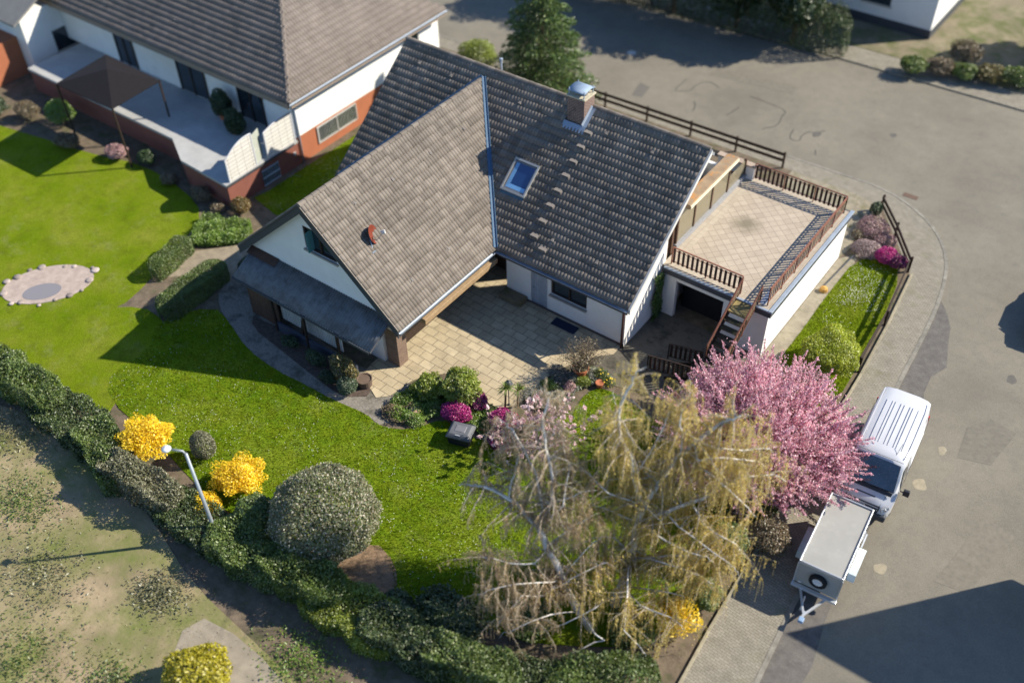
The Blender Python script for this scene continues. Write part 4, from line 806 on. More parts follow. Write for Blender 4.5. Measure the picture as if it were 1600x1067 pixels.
# box trailer with a spare wheel
tr=thing('box_trailer','grey box trailer with spare wheel on its end wall, ahead of the white van','trailer',(28.12,-10.5,-.10),R(5.2))
m_tg=plain('trailer_grey',(.30,.30,.29),.55,.05,1.5,rv=0,dirt=((.30,.27,.22),1.4,.5,.85)); m_alu=plain('aluminium',(.58,.60,.62),.35,.06,3,metal=.6)
mb=MB(); mb.box(-.76,-1.66,.55,.76,1.66,1.72,.5); mb.build('box_body',m_tg,tr,local=True,bev=.01)
mb=MB(); mb.box(-.73,-1.63,1.72,.73,1.63,1.735,.5); mb.build('roof_sheet',plain('trailer_roof',(.29,.285,.265),.6,.06,1.2,rv=0,dirt=((.38,.37,.34),.9,.5,.8)),tr,local=True)
for a,b in (((-.775,-1.675),(-.735,1.675)),((.735,-1.675),(.775,1.675)),((-.735,-1.675),(.735,-1.635)),((-.735,1.635),(.735,1.675))): MB().box(a[0],a[1],1.66,b[0],b[1],1.79,.5).build('edge_profile',m_alu,tr,local=True,bev=.006)
for sx in (-.77,.77):
    for sy in (-1.67,1.67): MB().box(sx-.02,sy-.02,.5,sx+.02,sy+.02,1.66).build('corner_profile',m_alu,tr,local=True)
for sx in (-1,1):
    wheel('wheel',tr,sx*.92,.1,.30,.30,.19,sx)
    mb=MB(); K=7; vs=[]
    for x in (sx*.79,sx*1.06):
        for (y,z) in ((-.62,.42),(-.5,.66),(-.25,.72),(.45,.72),(.7,.66),(.82,.42)): vs.append((x,y,z))
    mb.add(vs,[(i,i+1,7+i,6+i) for i in range(5)]); fd=mb.build('mudguard',plain('mudguard_white',(.55,.62,.64),.5),tr,local=True); md=fd.modifiers.new('s','SOLIDIFY'); md.thickness=.03
    for i,y in enumerate((-1.1,-.2,.7)): MB().box(sx*.775,y-.04,1.5,sx*.80,y+.04,1.64).build('latch',m_alu,tr,local=True)
mb=MB(); mb.lathe([(.19,-.07),(.28,-.08),(.31,-.04),(.31,.06),(.27,.09),(.19,.08),(.19,-.07)],(.02,-1.74,1.18),24,.5,(0,-1,0),False); sw=mb.build('spare_wheel',m_tyre,tr,local=True); MB().lathe([(.20,.03),(.17,.06),(.07,.04),(.05,.07),(0,.075)],(.02,-1.74,1.18),20,.5,(0,-1,0)).build('rim',plain('rim_white',(.60,.62,.65),.4),sw,local=True)
mb=MB(); mb.box(-.8,-1.85,.46,.8,-1.70,.56); mb.build('front_beam',m_alu,tr,local=True,bev=.01); mb=MB(); mb.bar((-.5,-1.7,.46),(0,-2.75,.46),.07,.09); mb.bar((.5,-1.7,.46),(0,-2.75,.46),.07,.09); mb.bar((0,-2.6,.46),(0,-3.0,.46),.08,.1); mb.build('drawbar',m_alu,tr,local=True)
mb=MB(); mb.tube([(-.18,-2.3,.06),(-.18,-2.3,.85)],.03,8); mb.lathe([(.08,-.04),(.1,0),(.08,.04)],(-.18,-2.3,.11),12,.5,(1,0,0)); mb.build('jockey_wheel',m_alu,tr,local=True); MB().box(-.09,-3.1,.44,.09,-2.9,.58).build('coupling',plain('hitch_blue',(.20,.30,.45),.5),tr,local=True,bev=.02)
MB().box(-.62,-1.685,.60,-.50,-1.672,.66).build('reflector_plate',plain('reflector_white',(.6,.6,.6),.4),tr,local=True)
mb=MB(); mb.box(.78,1.1,.55,.80,1.6,.62); mb.bar((.85,1.55,.5),(.85,.9,.5),.05,.05); mb.build('side_rail',m_alu,tr,local=True)
# dark car parked at the far right edge
car=thing('parked_car','dark blue car parked at the far right edge of the street','car',(31.05,7.2,-.10),R(4))
def csec(w,zb,zs,zt,wt): 
    R_=[(w-.05,zb),(w,zb+.15),(w,zs),(wt,zt-.05),(wt*.6,zt)]; return R_+[(-x,z) for x,z in R_[::-1]]
mb=MB(); loft(mb,[(-2.15,csec(.70,.35,.62,.70,.6)),(-1.95,csec(.84,.28,.72,.80,.74)),(-1.0,csec(.88,.26,.82,.95,.80)),(-.45,csec(.88,.26,.86,1.36,.64)),(.3,csec(.88,.26,.88,1.45,.62)),(1.2,csec(.88,.26,.9,1.38,.6)),(1.8,csec(.87,.28,.88,1.02,.72)),(2.1,csec(.8,.34,.8,.9,.65))]); mb.build('body',plain('car_blue',(.015,.045,.085),.25,.05,3,rv=0,spec=.6),car,local=True,smooth=False,fixn=True,bev=.03)
mb=MB(); mb.extr([(-.70,-.98,.99),(.70,-.98,.99),(.60,-.48,1.36),(-.60,-.48,1.36)],(0,-.02,.03)); mb.build('windscreen',m_glass,car,local=True,fixn=True)
for s in (-1,1):
    mb=MB(); mb.extr([(s*.885,-.8,.92),(s*.885,1.3,.95),(s*.70,1.1,1.33),(s*.70,-.35,1.33)],(s*.01,0,.01)); mb.build('side_window',m_glass,car,local=True,fixn=True)
    for y in (-1.35,1.3): wheel('wheel',car,s*.78,y,.31,.31,.19,s)
    MB().box(s*.5,-2.14,.58,s*.75,-2.02,.70).build('headlight',plain('car_lamp',(.5,.5,.5),.2),car,local=True,bev=.02)
# ================= NEIGHBOURING HOUSES =================
m_red=plain('terracotta_render',(.34,.12,.06),.85,.08,2,bump=.2,rv=0)
m_redd=plain('red_brown_plinth',(.20,.075,.055),.85,.1,2,rv=0)
nb=thing('neighbour_house','white neighbour house with brown hip roof and terracotta red base','house',(-11,2,0))
EX,EY,EZ=-4.75,-4.15,4.15; RP=.68
rdep=6.3
mb=MB(); A=(EX,EY,EZ); Bq=(EX,EY+2*rdep,EZ); Cc=(-26,EY,EZ); Dq=(-26,EY+2*rdep,EZ); apx=(EX-rdep,EY+rdep,EZ+RP*rdep); ap2=(-26,EY+rdep,EZ+RP*rdep)
mb.add([A,Bq,apx],[(0,1,2)]); mb.add([Cc,A,apx,ap2],[(0,1,2,3)]); mb.add([Bq,Dq,ap2,apx],[(0,1,2,3)]); nr=mb.build('roof',m_grey,nb); md=nr.modifiers.new('s','SOLIDIFY'); md.thickness=.15; md.offset=-1
ln_=math.hypot(1,RP); Lsl=rdep*ln_
def hipR(c): return (c[:,1]-EY>EX-c[:,0]-.03)&(EY+2*rdep-c[:,1]>EX-c[:,0]-.03)
def hipL(c): return (EX-c[:,0]>c[:,1]-EY-.03)
tiles('tiles',(EX-rdep,EY,EZ+RP*rdep),(0,1,0),(1/ln_,0,-RP/ln_),2*rdep,Lsl,22,m_tile2,nr,ns=5,per=.2,keep=hipR)
tiles('tiles',(-26,EY+rdep,EZ+RP*rdep),(1,0,0),(0,-1/ln_,-RP/ln_),26+EX,Lsl,22,m_tile2,nr,ns=5,per=.2,keep=hipL)
ridge(apx,A,nr,m_tile2,.13,.4,.05)
mb=MB(); mb.box(EX-.03,EY+.1,EZ-.28,EX+.05,EY+2*rdep,EZ+.02,.5); mb.box(-26,EY-.05,EZ-.28,EX-.03,EY+.03,EZ+.02,.5); mb.build('fascia',plain('taupe_fascia',(.25,.20,.16),.7),nb)
gutter((EX+.05,EY,EZ+.02),(EX+.05,EY+2*rdep,EZ+.02),(1,0,0),nb)
WXn=-5.4
mb=MB(); mb.box(WXn-.3,EY+.6,1.6,WXn,8.4,4.1,.5); mb.box(-26,EY+.6,1.5,WXn-.3,EY+.9,4.1,.5); mb.build('wall',m_wall,nb,bev=.01)
mb=MB(); mb.box(WXn-.3,EY+.6,0,WXn-.012,8.4,1.6,.5); mb.build('base_wall',m_red,nb)
mb=MB(); mb.box(WXn-.02,-2.05,.55,WXn+.0,.95,1.45,.5); w_=mb.build('basement_window',m_glass,nb)
mb=MB()
for y in (-2.05,-.55,.95): mb.box(WXn,y-.04,.5,WXn+.06,y+.04,1.5)
for z in (.53,1.47): mb.box(WXn+.003,-2.08,z-.035,WXn+.05,.98,z+.035)
mb.build('frame',m_lgrey,w_)
mb=MB()
for i in range(27): mb.tube([(WXn+.07,-1.98+i*.112,.55),(WXn+.07,-1.98+i*.112,1.47)],.012,5)
tag(mb.build('window_bars',plain('pale_bars',(.55,.53,.47),.5),w_),kind=None)
mb=MB(); mb.box(WXn-.01,5.3,2.6,WXn+.03,6.6,3.7,.5); w_=mb.build('window',m_glass,nb); mb=MB()
for y in (5.3,5.95,6.6): mb.box(WXn+.005,y-.05,2.55,WXn+.06,y+.05,3.75)
mb.build('frame',m_lgrey,w_); MB().box(WXn,5.2,2.42,WXn+.14,6.7,2.5).build('sill',plain('tan_sill',(.4,.32,.2),.8),w_)
mb=MB(); mb.tube([(WXn+.07,EY+.75,4.0),(WXn+.07,EY+.75,.05)],.05,8); mb.build('downpipe',m_zinc,nb,smooth=True)
# windows / doors under the left eave, in shade
for x0,x1 in ((-9.5,-7.6),(-14.5,-12.2),(-20,-18.4)):
    o=MB().box(x0,EY+.57,1.55,x1,EY+.6,3.7,.5).build('terrace_door',m_glass,nb)
    mb=MB()
    for x in (x0,(x0+x1)/2,x1): mb.box(x-.05,EY+.53,1.52,x+.05,EY+.575,3.75)
    mb.build('frame',m_dwood,o)
# raised terrace in front
te=thing('raised_terrace','raised pale terrace on a red brown basement wall beside the neighbour house','terrace',(-12,-6,0))
mb=MB(); mb.prism([(WXn,-8.5),(WXn,EY+.6),(-24,EY+.6),(-24,-7.2),(-11,-7.2),(-9,-8.3)],0,1.35,.5); mb.build('basement_wall',m_redd,te)
mb=MB(); mb.prism([(WXn+.06,-8.58),(WXn+.06,EY+.598),(-24,EY+.598),(-24,-7.3),(-11,-7.3),(-9,-8.4)],1.352,1.5,.5); mb.build('terrace_floor',plain('terrace_concrete',(.34,.34,.335),.85,.14,1,bump=.1),te)
mb=MB(); mb.box(WXn+.062,-8.55,1.36,WXn+.10,EY+.3,1.47); mb.build('drip_edge',m_dark,te)
o=MB().box(WXn+.0,-6.22,.12,WXn+.02,-5.1,1.0,.5).build('cellar_window',m_black,te)
mb=MB()
for i in range(9): mb.box(WXn+.03,-6.2+i*.137-.015,.12,WXn+.05,-6.2+i*.137+.015,1.0)
for z in (.12,.56,1.0): mb.box(WXn+.02,-6.25,z-.03,WXn+.06,-5.07,z+.03)
mb.build('window_grille',plain('blue_grey_grille',(.30,.36,.42),.5),o)
MB().box(WXn+.0,-3.95,.75,WXn+.05,-3.8,.92).build('vent_cover',m_lgrey,te)
m_trel=brickmat('white_trellis',(.56,.54,.50),(.60,.58,.54),(.22,.21,.20),.5,.21,.012,0,'V',.0,bump=.6,var=.05)
def fan(name,label,y0,y1,zl,zr,bow):
    K=12; pr=[]
    for k in range(K+1):
        t=k/K; pr.append((WXn-.02,y0+(y1-y0)*t,zl+(zr-zl)*t+bow*math.sin(math.pi*min(1,t*1.0))*.9))
    o=thing(name,label,'fence panel',(WXn,(y0+y1)/2,1.5),0,'white woven fence panels on the raised terrace')
    mb=MB(); mb.extr([(WXn-.02,y0,1.52)]+pr+[(WXn-.02,y1,1.52)],(.03,0,0)); mb.build('woven_panel',m_trel,o,fixn=True)
    mb=MB(); mb.tube(pr,.03,6); mb.build('top_rail',m_vwhite,o)
    for y,z in ((y0,zl),(y1,zr)): MB().box(WXn-.05,y-.035,1.5,WXn+.03,y+.035,z).build('post',m_vwhite,o)
fan('fence_panel','white woven screen panel with arched top at the open corner of the terrace',-8.25,-6.42,2.75,3.4,.25)
fan('fence_panel','white woven screen panel with arched top against the neighbour house wall',-5.6,-3.68,3.0,3.25,.12)
o=thing('frosted_panel','frosted glass screen between the two white woven panels','screen',(-5.5,-6,1.5)); MB().extr([(-5.42,-6.40,1.55),(-5.75,-5.66,1.55),(-5.75,-5.66,3.2),(-5.42,-6.40,3.25)],(.03,.012,0)).build('frosted_pane',plain('frosted',(.36,.38,.33),.35,.08,3),o,fixn=True); MB().bar((-5.42,-6.38,2.35),(-5.74,-5.67,2.35),.05,.05).build('cross_rail',m_lgrey,o)
o=thing('garden_pavilion','dark brown square canopy on posts over the neighbour terrace','pavilion',(-15,-7.2,1.5))
can=MB(); cx,cy=-15.1,-7.4
q=[(-17.2,-9.4,3.7),(-17.6,-5.8,3.7),(-12.8,-5.9,3.7),(-12.6,-9.2,3.7)]
can.add(q+[(cx,cy,4.35)],[(0,4,1),(1,4,2),(2,4,3),(3,4,0)]); co=can.build('canopy',plain('dark_canopy',(.007,.005,.006),.8,.15,3),o,fixn=True); md=co.modifiers.new('s','SOLIDIFY'); md.thickness=.04
for (x,y,z) in q: MB().box(x*.97+cx*.03-.04,y*.97+cy*.03-.04,.0,x*.97+cx*.03+.04,y*.97+cy*.03+.04,3.72).build('post',m_dwood,o)
# planters with dark shrubs by the wall are plants further below; far left house
fl=thing('far_left_house','white house with grey roof and a terracotta porch at the far upper left','house',(-28,-4,0))
mb=MB(); mb.box(-36,-6.2,0,-25.2,6,3.9,.5); mb.build('wall',m_wall,fl)
mb=MB(); mb.extr([(-37,-7.0,3.8),(-24.4,-7.0,3.8),(-24.4,0,7.2),(-37,0,7.2)],(0,0,.12)); mb.extr([(-37,0,7.2),(-24.4,0,7.2),(-24.4,7,3.8),(-37,7,3.8)],(0,0,.12)); mb.build('roof',plain('grey_roof',(.20,.195,.185),.8,.12,2),fl,fixn=True)
MB().box(-31,-8.6,0,-26.2,-6.2,2.4,.5).build('porch',m_red,fl); o=MB().box(-25.21,-4.5,1.0,-25.18,-3,2.3,.5).build('window',m_glass,fl); MB().box(-25.19,-4.6,.9,-25.1,-2.9,.98).build('sill',m_sill,fl)
# house across the back street: white, in its own shade
oh=thing('opposite_house','white house across the back street with its near wall in shade','house',(12,33,0))
mb=MB(); mb.box(6.5,29,.55,17.2,37,5.4,.5); mb.build('wall',m_wall,oh); mb=MB(); mb.box(6.45,28.95,0,17.25,37,.56,.5); mb.build('plinth',m_dark,oh)
mb=MB(); mb.extr([(6,28.3,5.2),(17.8,28.3,5.2),(17.8,33,8.2),(6,33,8.2)],(0,0,.15)); mb.extr([(6,33,8.2),(17.8,33,8.2),(17.8,37.7,5.2),(6,37.7,5.2)],(0,0,.15)); mb.build('roof',m_grey,oh,fixn=True)
mb=MB(); mb.extr([(17.19,29,5.3),(17.19,37,5.3),(17.19,33,8.0)],(-.2,0,0)); mb.build('gable',m_wall,oh,fixn=True)
for x in (8.2,12.6): o=MB().box(x,28.96,1.4,x+1.8,28.99,2.8,.5).build('window',m_glass,oh); MB().box(x-.1,28.9,1.3,x+1.9,28.985,1.395).build('sill',m_sill,oh)
# tall gabled house beyond the right edge; only its shadow falls into the picture
rh=thing('street_house','tall white gabled house beyond the right edge casting the long street shadow','house',(40.5,-6,0))
mb=MB(); mb.box(36.4,-9.0,0,47,-5.0,3.0,.5); mb.extr([(36.4,-9.0,3),(36.4,-5.0,3),(36.4,-5.95,7.8)],(.25,0,0)); mb.build('wall',m_wall,rh,fixn=True)
mb=MB(); mb.extr([(36.2,-9.6,2.5),(47,-9.6,2.5),(47,-5.95,8.1),(36.2,-5.95,8.1)],(0,0,.15)); mb.extr([(36.2,-5.95,8.1),(47,-5.95,8.1),(47,-4.8,2.5),(36.2,-4.8,2.5)],(0,0,.15)); mb.build('roof',m_grey,rh,fixn=True)
MB().box(36.36,-7.4,3.4,36.4,-6.0,4.6,.5).build('window',m_glass,rh)
# ================= PLANTS =================
def unit(n, rg): v=rg.normal(size=(n,3)); return v/np.linalg.norm(v,axis=1)[:,None]
def leafquads(P, T, s, asp, rg, N=None):
    """rhombus leaves centred on P, pointing along T"""
    n=len(P); T=T/np.maximum(np.linalg.norm(T,axis=1),1e-6)[:,None]
    B=np.cross(T, unit(n,rg) if N is None else N); B/=np.maximum(np.linalg.norm(B,axis=1),1e-6)[:,None]
    s=np.asarray(s).reshape(-1,1)*np.ones((n,1)); V=np.empty((n,4,3))
    V[:,0]=P-T*s; V[:,1]=P+B*s*asp; V[:,2]=P+T*s; V[:,3]=P-B*s*asp
    return V.reshape(-1,3), np.arange(4*n).reshape(n,4)
def lumpy(D, rg, K=26, lump=.22, width=.12):
    C=unit(K,rg); A=rg.uniform(.4,1,K); dot=D@C.T
    return 1-lump+lump*(A*np.exp(-(1-dot)/width)).max(1)
def crown(c, r, n, seed, lump=.22, shell=.35, flat=-.35, K=26, width=.10, cone=0):
    """points scattered through the outer part of a lumpy crown"""
    rg=np.random.default_rng(seed); D=unit(n,rg); D=D[D[:,2]>flat]; D=D
    rr=lumpy(D,np.random.default_rng(seed+1),K,lump,width)*(1-shell*rg.random(len(D))**1.6)
    if cone: rr*=1-cone*np.clip(D[:,2],0,1)
    P=np.array(c)+D*rr[:,None]*np.array(r); return P,D,rg
def shrub(name,label,cat,loc,rx,ry,h,m,n,leaf=.05,seed=1,group=None,lump=.22,shell=.4,asp=.5,flowers=None,up=.3,stem=True,flat=-.55,zc=.5,K=26,cone=0,width=.10,part='foliage',stems=6):
    o=thing(name,label,cat,(loc[0],loc[1],0),0,group); c=(loc[0],loc[1],h*zc)
    rz=h*(1-zc)
    P,D,rg=crown(c,(rx,ry,rz),n,seed,lump,shell,flat,K,width,cone); P[:,2]=np.maximum(P[:,2],.03)
    T=D*.5+unit(len(P),rg)*.8+np.array([0,0,up])
    T=(unit(len(P),rg)+np.array([0,0,up-.3])) if asp<.3 else unit(len(P),rg)
    V,F=leafquads(P,T,leaf*rg.uniform(.6,1.25,len(P)),asp,rg,D*.45+unit(len(P),rg)*.6+np.array([.1,0,.6]))
    npmesh(part,V,F,m,o,rg.random(len(P)))
    if stem:
        mb=MB()
        for k in range(stems):
            a=rg.random()*6.28; q=.75*rg.random()+.1
            mb.tube([(loc[0]+.06*math.cos(a),loc[1]+.06*math.sin(a),0),(loc[0]+rx*.4*q*math.cos(a),loc[1]+ry*.4*q*math.sin(a),h*.4),(loc[0]+rx*.75*q*math.cos(a),loc[1]+ry*.75*q*math.sin(a),h*.75)],[.035,.02,.008],5)
        mb.build('stem',m_bark,o)
    if flowers:
        fm,fn,fs,lo=flowers[:4]; P,D,rg=crown(c,(rx*1.03,ry*1.03,rz*1.03),fn,seed+50,lump,.10,lo,K,width,cone)
        # P uses the same lumps as the leaves
        rr=lumpy(D,np.random.default_rng(seed+1),K,lump,width)
        P=np.array(c)+D*(rr*rg.uniform(.95,1.04,len(D)))[:,None]*np.array((rx,ry,rz)); P[:,2]=np.maximum(P[:,2],.05)
        V,F=leafquads(P,unit(len(P),rg)+0*D,fs*rg.uniform(.6,1.3,len(P)),.8,rg,D*.8+unit(len(P),rg)*.4)
        npmesh('blossom',V,F,fm,o,rg.random(len(P)))
    return o
m_bark=plain('bark',(.10,.075,.055),.9,.3,6,bump=.5)
L_=leafmat
m_viburn=L_('viburnum_leaf',[(.115,.155,.055),(.18,.21,.085),(.25,.21,.11),(.15,.185,.085)],.4,.4)
m_cream=L_('cream_flower',[(.46,.42,.33),(.58,.54,.44),(.40,.30,.22)],.2,.2)
m_forsy=L_('forsythia_flower',[(.85,.60,.006),(.92,.70,.01),(.78,.50,.008)],.45,.2)
m_lime=L_('lime_leaf',[(.15,.21,.014),(.22,.28,.025),(.30,.33,.05)],.45,.5)
m_mid=L_('mid_leaf',[(.07,.125,.018),(.12,.18,.026),(.18,.22,.045)],.4,.5)
m_bright=L_('bright_leaf',[(.10,.19,.014),(.15,.25,.024),(.21,.29,.045)],.4,.4)
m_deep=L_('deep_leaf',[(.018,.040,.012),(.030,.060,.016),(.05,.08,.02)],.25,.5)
m_conif=L_('conifer_needle',[(.035,.060,.018),(.055,.085,.022),(.085,.11,.03)],.15,.5)
m_spruce=L_('spruce_needle',[(.03,.075,.016),(.07,.125,.026),(.14,.19,.04)],.15,.5)
m_yew=L_('golden_yew_needle',[(.24,.30,.008),(.36,.41,.014),(.46,.48,.03)],.5,.5)
m_topi=L_('olive_leaf',[(.13,.13,.07),(.19,.18,.10),(.11,.12,.055)],.25,.4)
m_mag=L_('magenta_flower',[(.38,.015,.16),(.50,.03,.22),(.28,.01,.13)],.3,.4)
m_purp=L_('purple_flower',[(.16,.012,.085),(.24,.02,.12),(.11,.008,.06)],.25,.4)
m_pinkw=L_('magnolia_petal',[(.82,.60,.62),(.90,.76,.75),(.70,.42,.47)],.5,.2)
m_cherry=L_('cherry_blossom',[(.82,.42,.50),(.90,.60,.66),(.93,.74,.78),(.58,.20,.28),(.86,.50,.60)],.55,.3,.5,1.1)
m_cherryl=L_('copper_leaf',[(.10,.025,.025),(.15,.05,.035),(.08,.06,.02)],.3,.3)
m_lav=L_('grey_leaf',[(.16,.17,.15),(.24,.25,.22),(.12,.14,.11)],.2,.4)
m_heath=L_('heather_flower',[(.30,.22,.22),(.38,.27,.27),(.22,.17,.14)],.2,.4)
m_heathp=L_('pink_heather_flower',[(.36,.20,.21),(.42,.26,.26),(.26,.17,.14)],.2,.4)
m_twig=L_('twig_leaf',[(.17,.13,.085),(.24,.19,.12),(.13,.12,.05)],.2,.4)
m_brown=L_('brown_leaf',[(.15,.11,.06),(.20,.145,.085),(.11,.10,.045)],.25,.4)
m_catkin=L_('birch_catkin',[(.64,.47,.10),(.78,.60,.15),(.52,.43,.11),(.68,.56,.19)],.4,.5,.5,.9)
m_bud=L_('birch_bud',[(.40,.28,.16),(.50,.36,.20),(.34,.27,.12)],.45,.4)
m_rambl=L_('rambler_leaf',[(.06,.075,.02),(.13,.11,.03),(.24,.18,.05)],.3,.4)
m_ivy=L_('ivy_leaf',[(.06,.13,.02),(.11,.18,.03)],.25,.4)
m_daff=L_('daffodil_flower',[(.75,.50,.01),(.8,.6,.03)],.3,.1)
m_fol=L_('dense_leaf',[(.065,.115,.02),(.11,.165,.03),(.17,.21,.05)],.35,.5)
B1=[[(22.77,-17.78,0),(22.22,-17.78,0.7),(21.49,-17.71,1.9),(20.79,-17.66,3.0),(20.37,-17.62,3.9)],[(20.37,-17.62,3.9),(19.81,-17.72,4.5),(19.43,-17.89,4.9),(18.92,-18.07,5.2),(18.4,-18.32,5.3)],[(19.43,-17.89,4.9),(19.34,-17.58,5.5),(19.37,-17.4,5.9)],[(20.37,-17.62,3.9),(20.38,-17.34,4.7),(19.96,-17.11,5.8),(19.35,-16.96,6.5),(18.84,-16.87,7.0)],[(20.45,-17.44,4.0),(20.65,-17.23,4.8),(20.44,-16.91,5.8),(20.05,-16.76,6.8),(19.8,-16.55,7.5),(19.76,-16.32,8.0)],[(20.38,-17.34,4.7),(20.89,-16.93,5.0),(21.24,-16.55,5.2)],[(20.79,-17.66,3.0),(20.73,-18.3,2.9),(20.26,-18.89,3.2),(19.72,-19.2,3.4)],[(21.49,-17.71,1.9),(21.36,-18.64,2.0),(20.91,-19.27,2.4),(20.69,-19.85,1.8)],[(22.22,-17.78,0.7),(23.32,-18.52,1.4),(23.64,-18.43,1.2),(23.21,-18.89,1)]]
B2=[[(22.86,-16.49,0),(22.9,-16.14,0.8),(22.84,-15.64,1.9),(22.76,-15.15,3.3),(22.78,-14.96,4.0)],[(22.78,-14.96,4.0),(22.98,-14.44,4.8),(23.28,-13.91,5.8),(23.57,-13.5,6.4),(23.96,-13.09,6.9),(24.33,-12.76,7.3)],[(22.78,-14.96,4.0),(22.31,-14.99,5.2),(22.11,-14.95,6.0),(21.82,-15.07,6.7),(21.58,-15.01,7.7),(21.67,-14.76,8.7),(21.74,-14.64,9.2)],[(22.98,-14.44,4.8),(22.31,-14.6,5.3),(21.71,-14.64,5.4),(21.32,-14.69,6.3),(21.06,-14.28,7.0)],[(22.76,-15.15,3.3),(23.41,-14.56,3.7),(23.98,-13.94,4.0),(24.49,-13.2,4.3),(24.98,-12.38,4.5),(25.72,-11.76,4.5)],[(23.28,-13.91,5.8),(23.24,-13.74,6.4),(23.13,-13.84,7.2),(23.04,-13.31,8.0)],[(22.84,-15.64,1.9),(23.77,-15.38,2.4),(24.51,-15.03,2.7)],[(22.84,-15.64,1.9),(22.21,-15.73,2.6),(21.72,-16.17,2.7),(21.39,-16.64,2.6)],[(22.76,-15.15,3.3),(22.03,-15.55,3.7),(21.45,-15.84,3.9)],[(22.9,-16.14,0.8),(23.85,-16.22,1.6),(24.54,-15.95,1.7)],[(23.57,-13.5,6.4),(23.97,-13.97,6.2),(24.53,-13.31,6.1),(25.29,-12.43,5.6)],[(23.98,-13.94,4.0),(24.68,-14.27,3.7),(25.78,-13.98,3.2)],[(22.84,-15.64,1.9),(23.63,-17.14,2.2),(24.07,-17.97,1.6),(24.69,-17.95,1.2)]]
B2+=[[(22.84,-15.64,1.9),(24.13,-15.6,2.6),(25.28,-15.29,2.5)],[(22.9,-16.14,0.8),(24.05,-16.98,1.8),(25.09,-16.66,1.6)],[(22.84,-15.64,1.9),(22.42,-16.84,2.6),(21.8,-17.8,2.3)],[(22.9,-16.14,0.8),(22.86,-17.83,1.6),(22.22,-18.74,1.2)],[(23.41,-14.56,3.7),(24.65,-14.83,3.6),(25.91,-14.63,3.0)],[(23.28,-13.91,5.8),(24.37,-13.73,5.6),(25.63,-13.45,4.6)],[(22.76,-15.15,3.3),(24.13,-15.34,3.4),(25.17,-15.03,3.2)],[(23.57,-13.5,6.4),(24.24,-13.24,6.3),(25.3,-11.76,5.6)],[(22.78,-14.96,4.0),(21.84,-15.75,4.8),(21.06,-15.72,5.2)],[(22.31,-14.99,5.2),(22.56,-14.35,6.2),(22.64,-13.82,7)]]
B1+=[[(22.22,-17.78,0.7),(21.87,-18.99,1.8),(21.02,-19.97,1.3)],[(21.49,-17.71,1.9),(21.75,-17.18,2.8),(21.88,-16.63,3)],[(20.79,-17.66,3.0),(21.25,-17.24,3.9),(21.57,-16.8,4.2)],[(20.37,-17.62,3.9),(21.03,-17.14,5.0),(20.67,-16.27,5.8),(20.08,-15.8,6.2)],[(21.49,-17.71,1.9),(21.13,-18.67,2.6),(20.09,-19.72,2.6)]]
# --- clipped viburnum ball
shrub('round_bush','large clipped round viburnum bush speckled with cream flowers','bush',(12.75,-20.25),2.12,2.12,3.0,m_viburn,32000,.055,3,lump=.10,shell=.2,K=90,flowers=(m_cream,3400,.028,-.4),flat=-.7,zc=.46,width=.02)
# --- forsythias
G='forsythia bushes in yellow bloom'
shrub('forsythia','round forsythia in full yellow bloom beside the clipped bush','shrub',(8.55,-20.6),1.45,1.35,1.7,m_forsy,15000,.04,4,G,.5,.75,.6,up=.7,part='blossom',K=40,width=.05)
shrub('forsythia','large yellow forsythia behind the head of the street lamp','shrub',(4.3,-21.5),1.5,1.3,2.1,m_forsy,12000,.045,5,G,.45,.7,.6,up=.7,part='blossom',K=40,width=.05)
shrub('forsythia','small low forsythia next to the lamp pole','shrub',(8.4,-22.15),.75,.6,1.1,m_forsy,4000,.045,6,G,.3,.5,.6,up=.7,part='blossom')
shrub('forsythia','sparse yellow forsythia under the birch by the pavement','shrub',(25.1,-16.0),.9,.9,1.5,m_forsy,2600,.045,7,G,.35,.7,.6,up=.7,part='blossom')
shrub('forsythia','yellow green bush by the gravel lane at the lower edge','shrub',(13.5,-27.0),1.35,1.2,1.7,L_('yellow_green',[(.30,.27,.005),(.40,.34,.01)],.3,.3),8000,.06,8,G,.3,.5,.6)
shrub('topiary','small upright clipped olive green bush left of the forsythia','bush',(6.2,-20.4),.55,.5,1.55,m_topi,6000,.035,9,lump=.1,shell=.25,zc=.5)
# --- flower beds by the patio
GA='azaleas in the patio beds'
shrub('azalea','magenta azalea in front of the leafy bush, left of the grey box','azalea',(12.95,-12.95),.78,.6,.85,m_mag,7000,.035,11,GA,.3,.4,.7,part='blossom')
shrub('azalea','dark magenta azalea peeping out right of the leafy bush','azalea',(13.35,-12.0),.45,.5,.85,m_purp,3200,.035,12,GA,.3,.4,.7,part='blossom')
shrub('azalea','bright magenta azalea behind the magnolia flowers','azalea',(14.95,-12.25),.85,.7,.95,m_mag,8000,.035,13,GA,.3,.4,.7,part='blossom')
shrub('azalea','deep purple azalea right of the grey box','azalea',(15.35,-13.15),.65,.55,.8,m_purp,4500,.035,14,GA,.3,.4,.7,part='blossom')
shrub('leafy_bush','tall bright green leafy bush at the patio edge among azaleas','bush',(12.4,-12.05),1.15,1.05,1.75,m_lime,10000,.06,15,lump=.45,shell=.6,K=34,width=.05)
shrub('leafy_bush','lower mid green bush left of the tall leafy one','bush',(11.15,-12.55),.95,.85,1.05,m_lime,6500,.05,16,lump=.45,shell=.6,K=34,width=.05)
GB='low perennials in the patio beds'
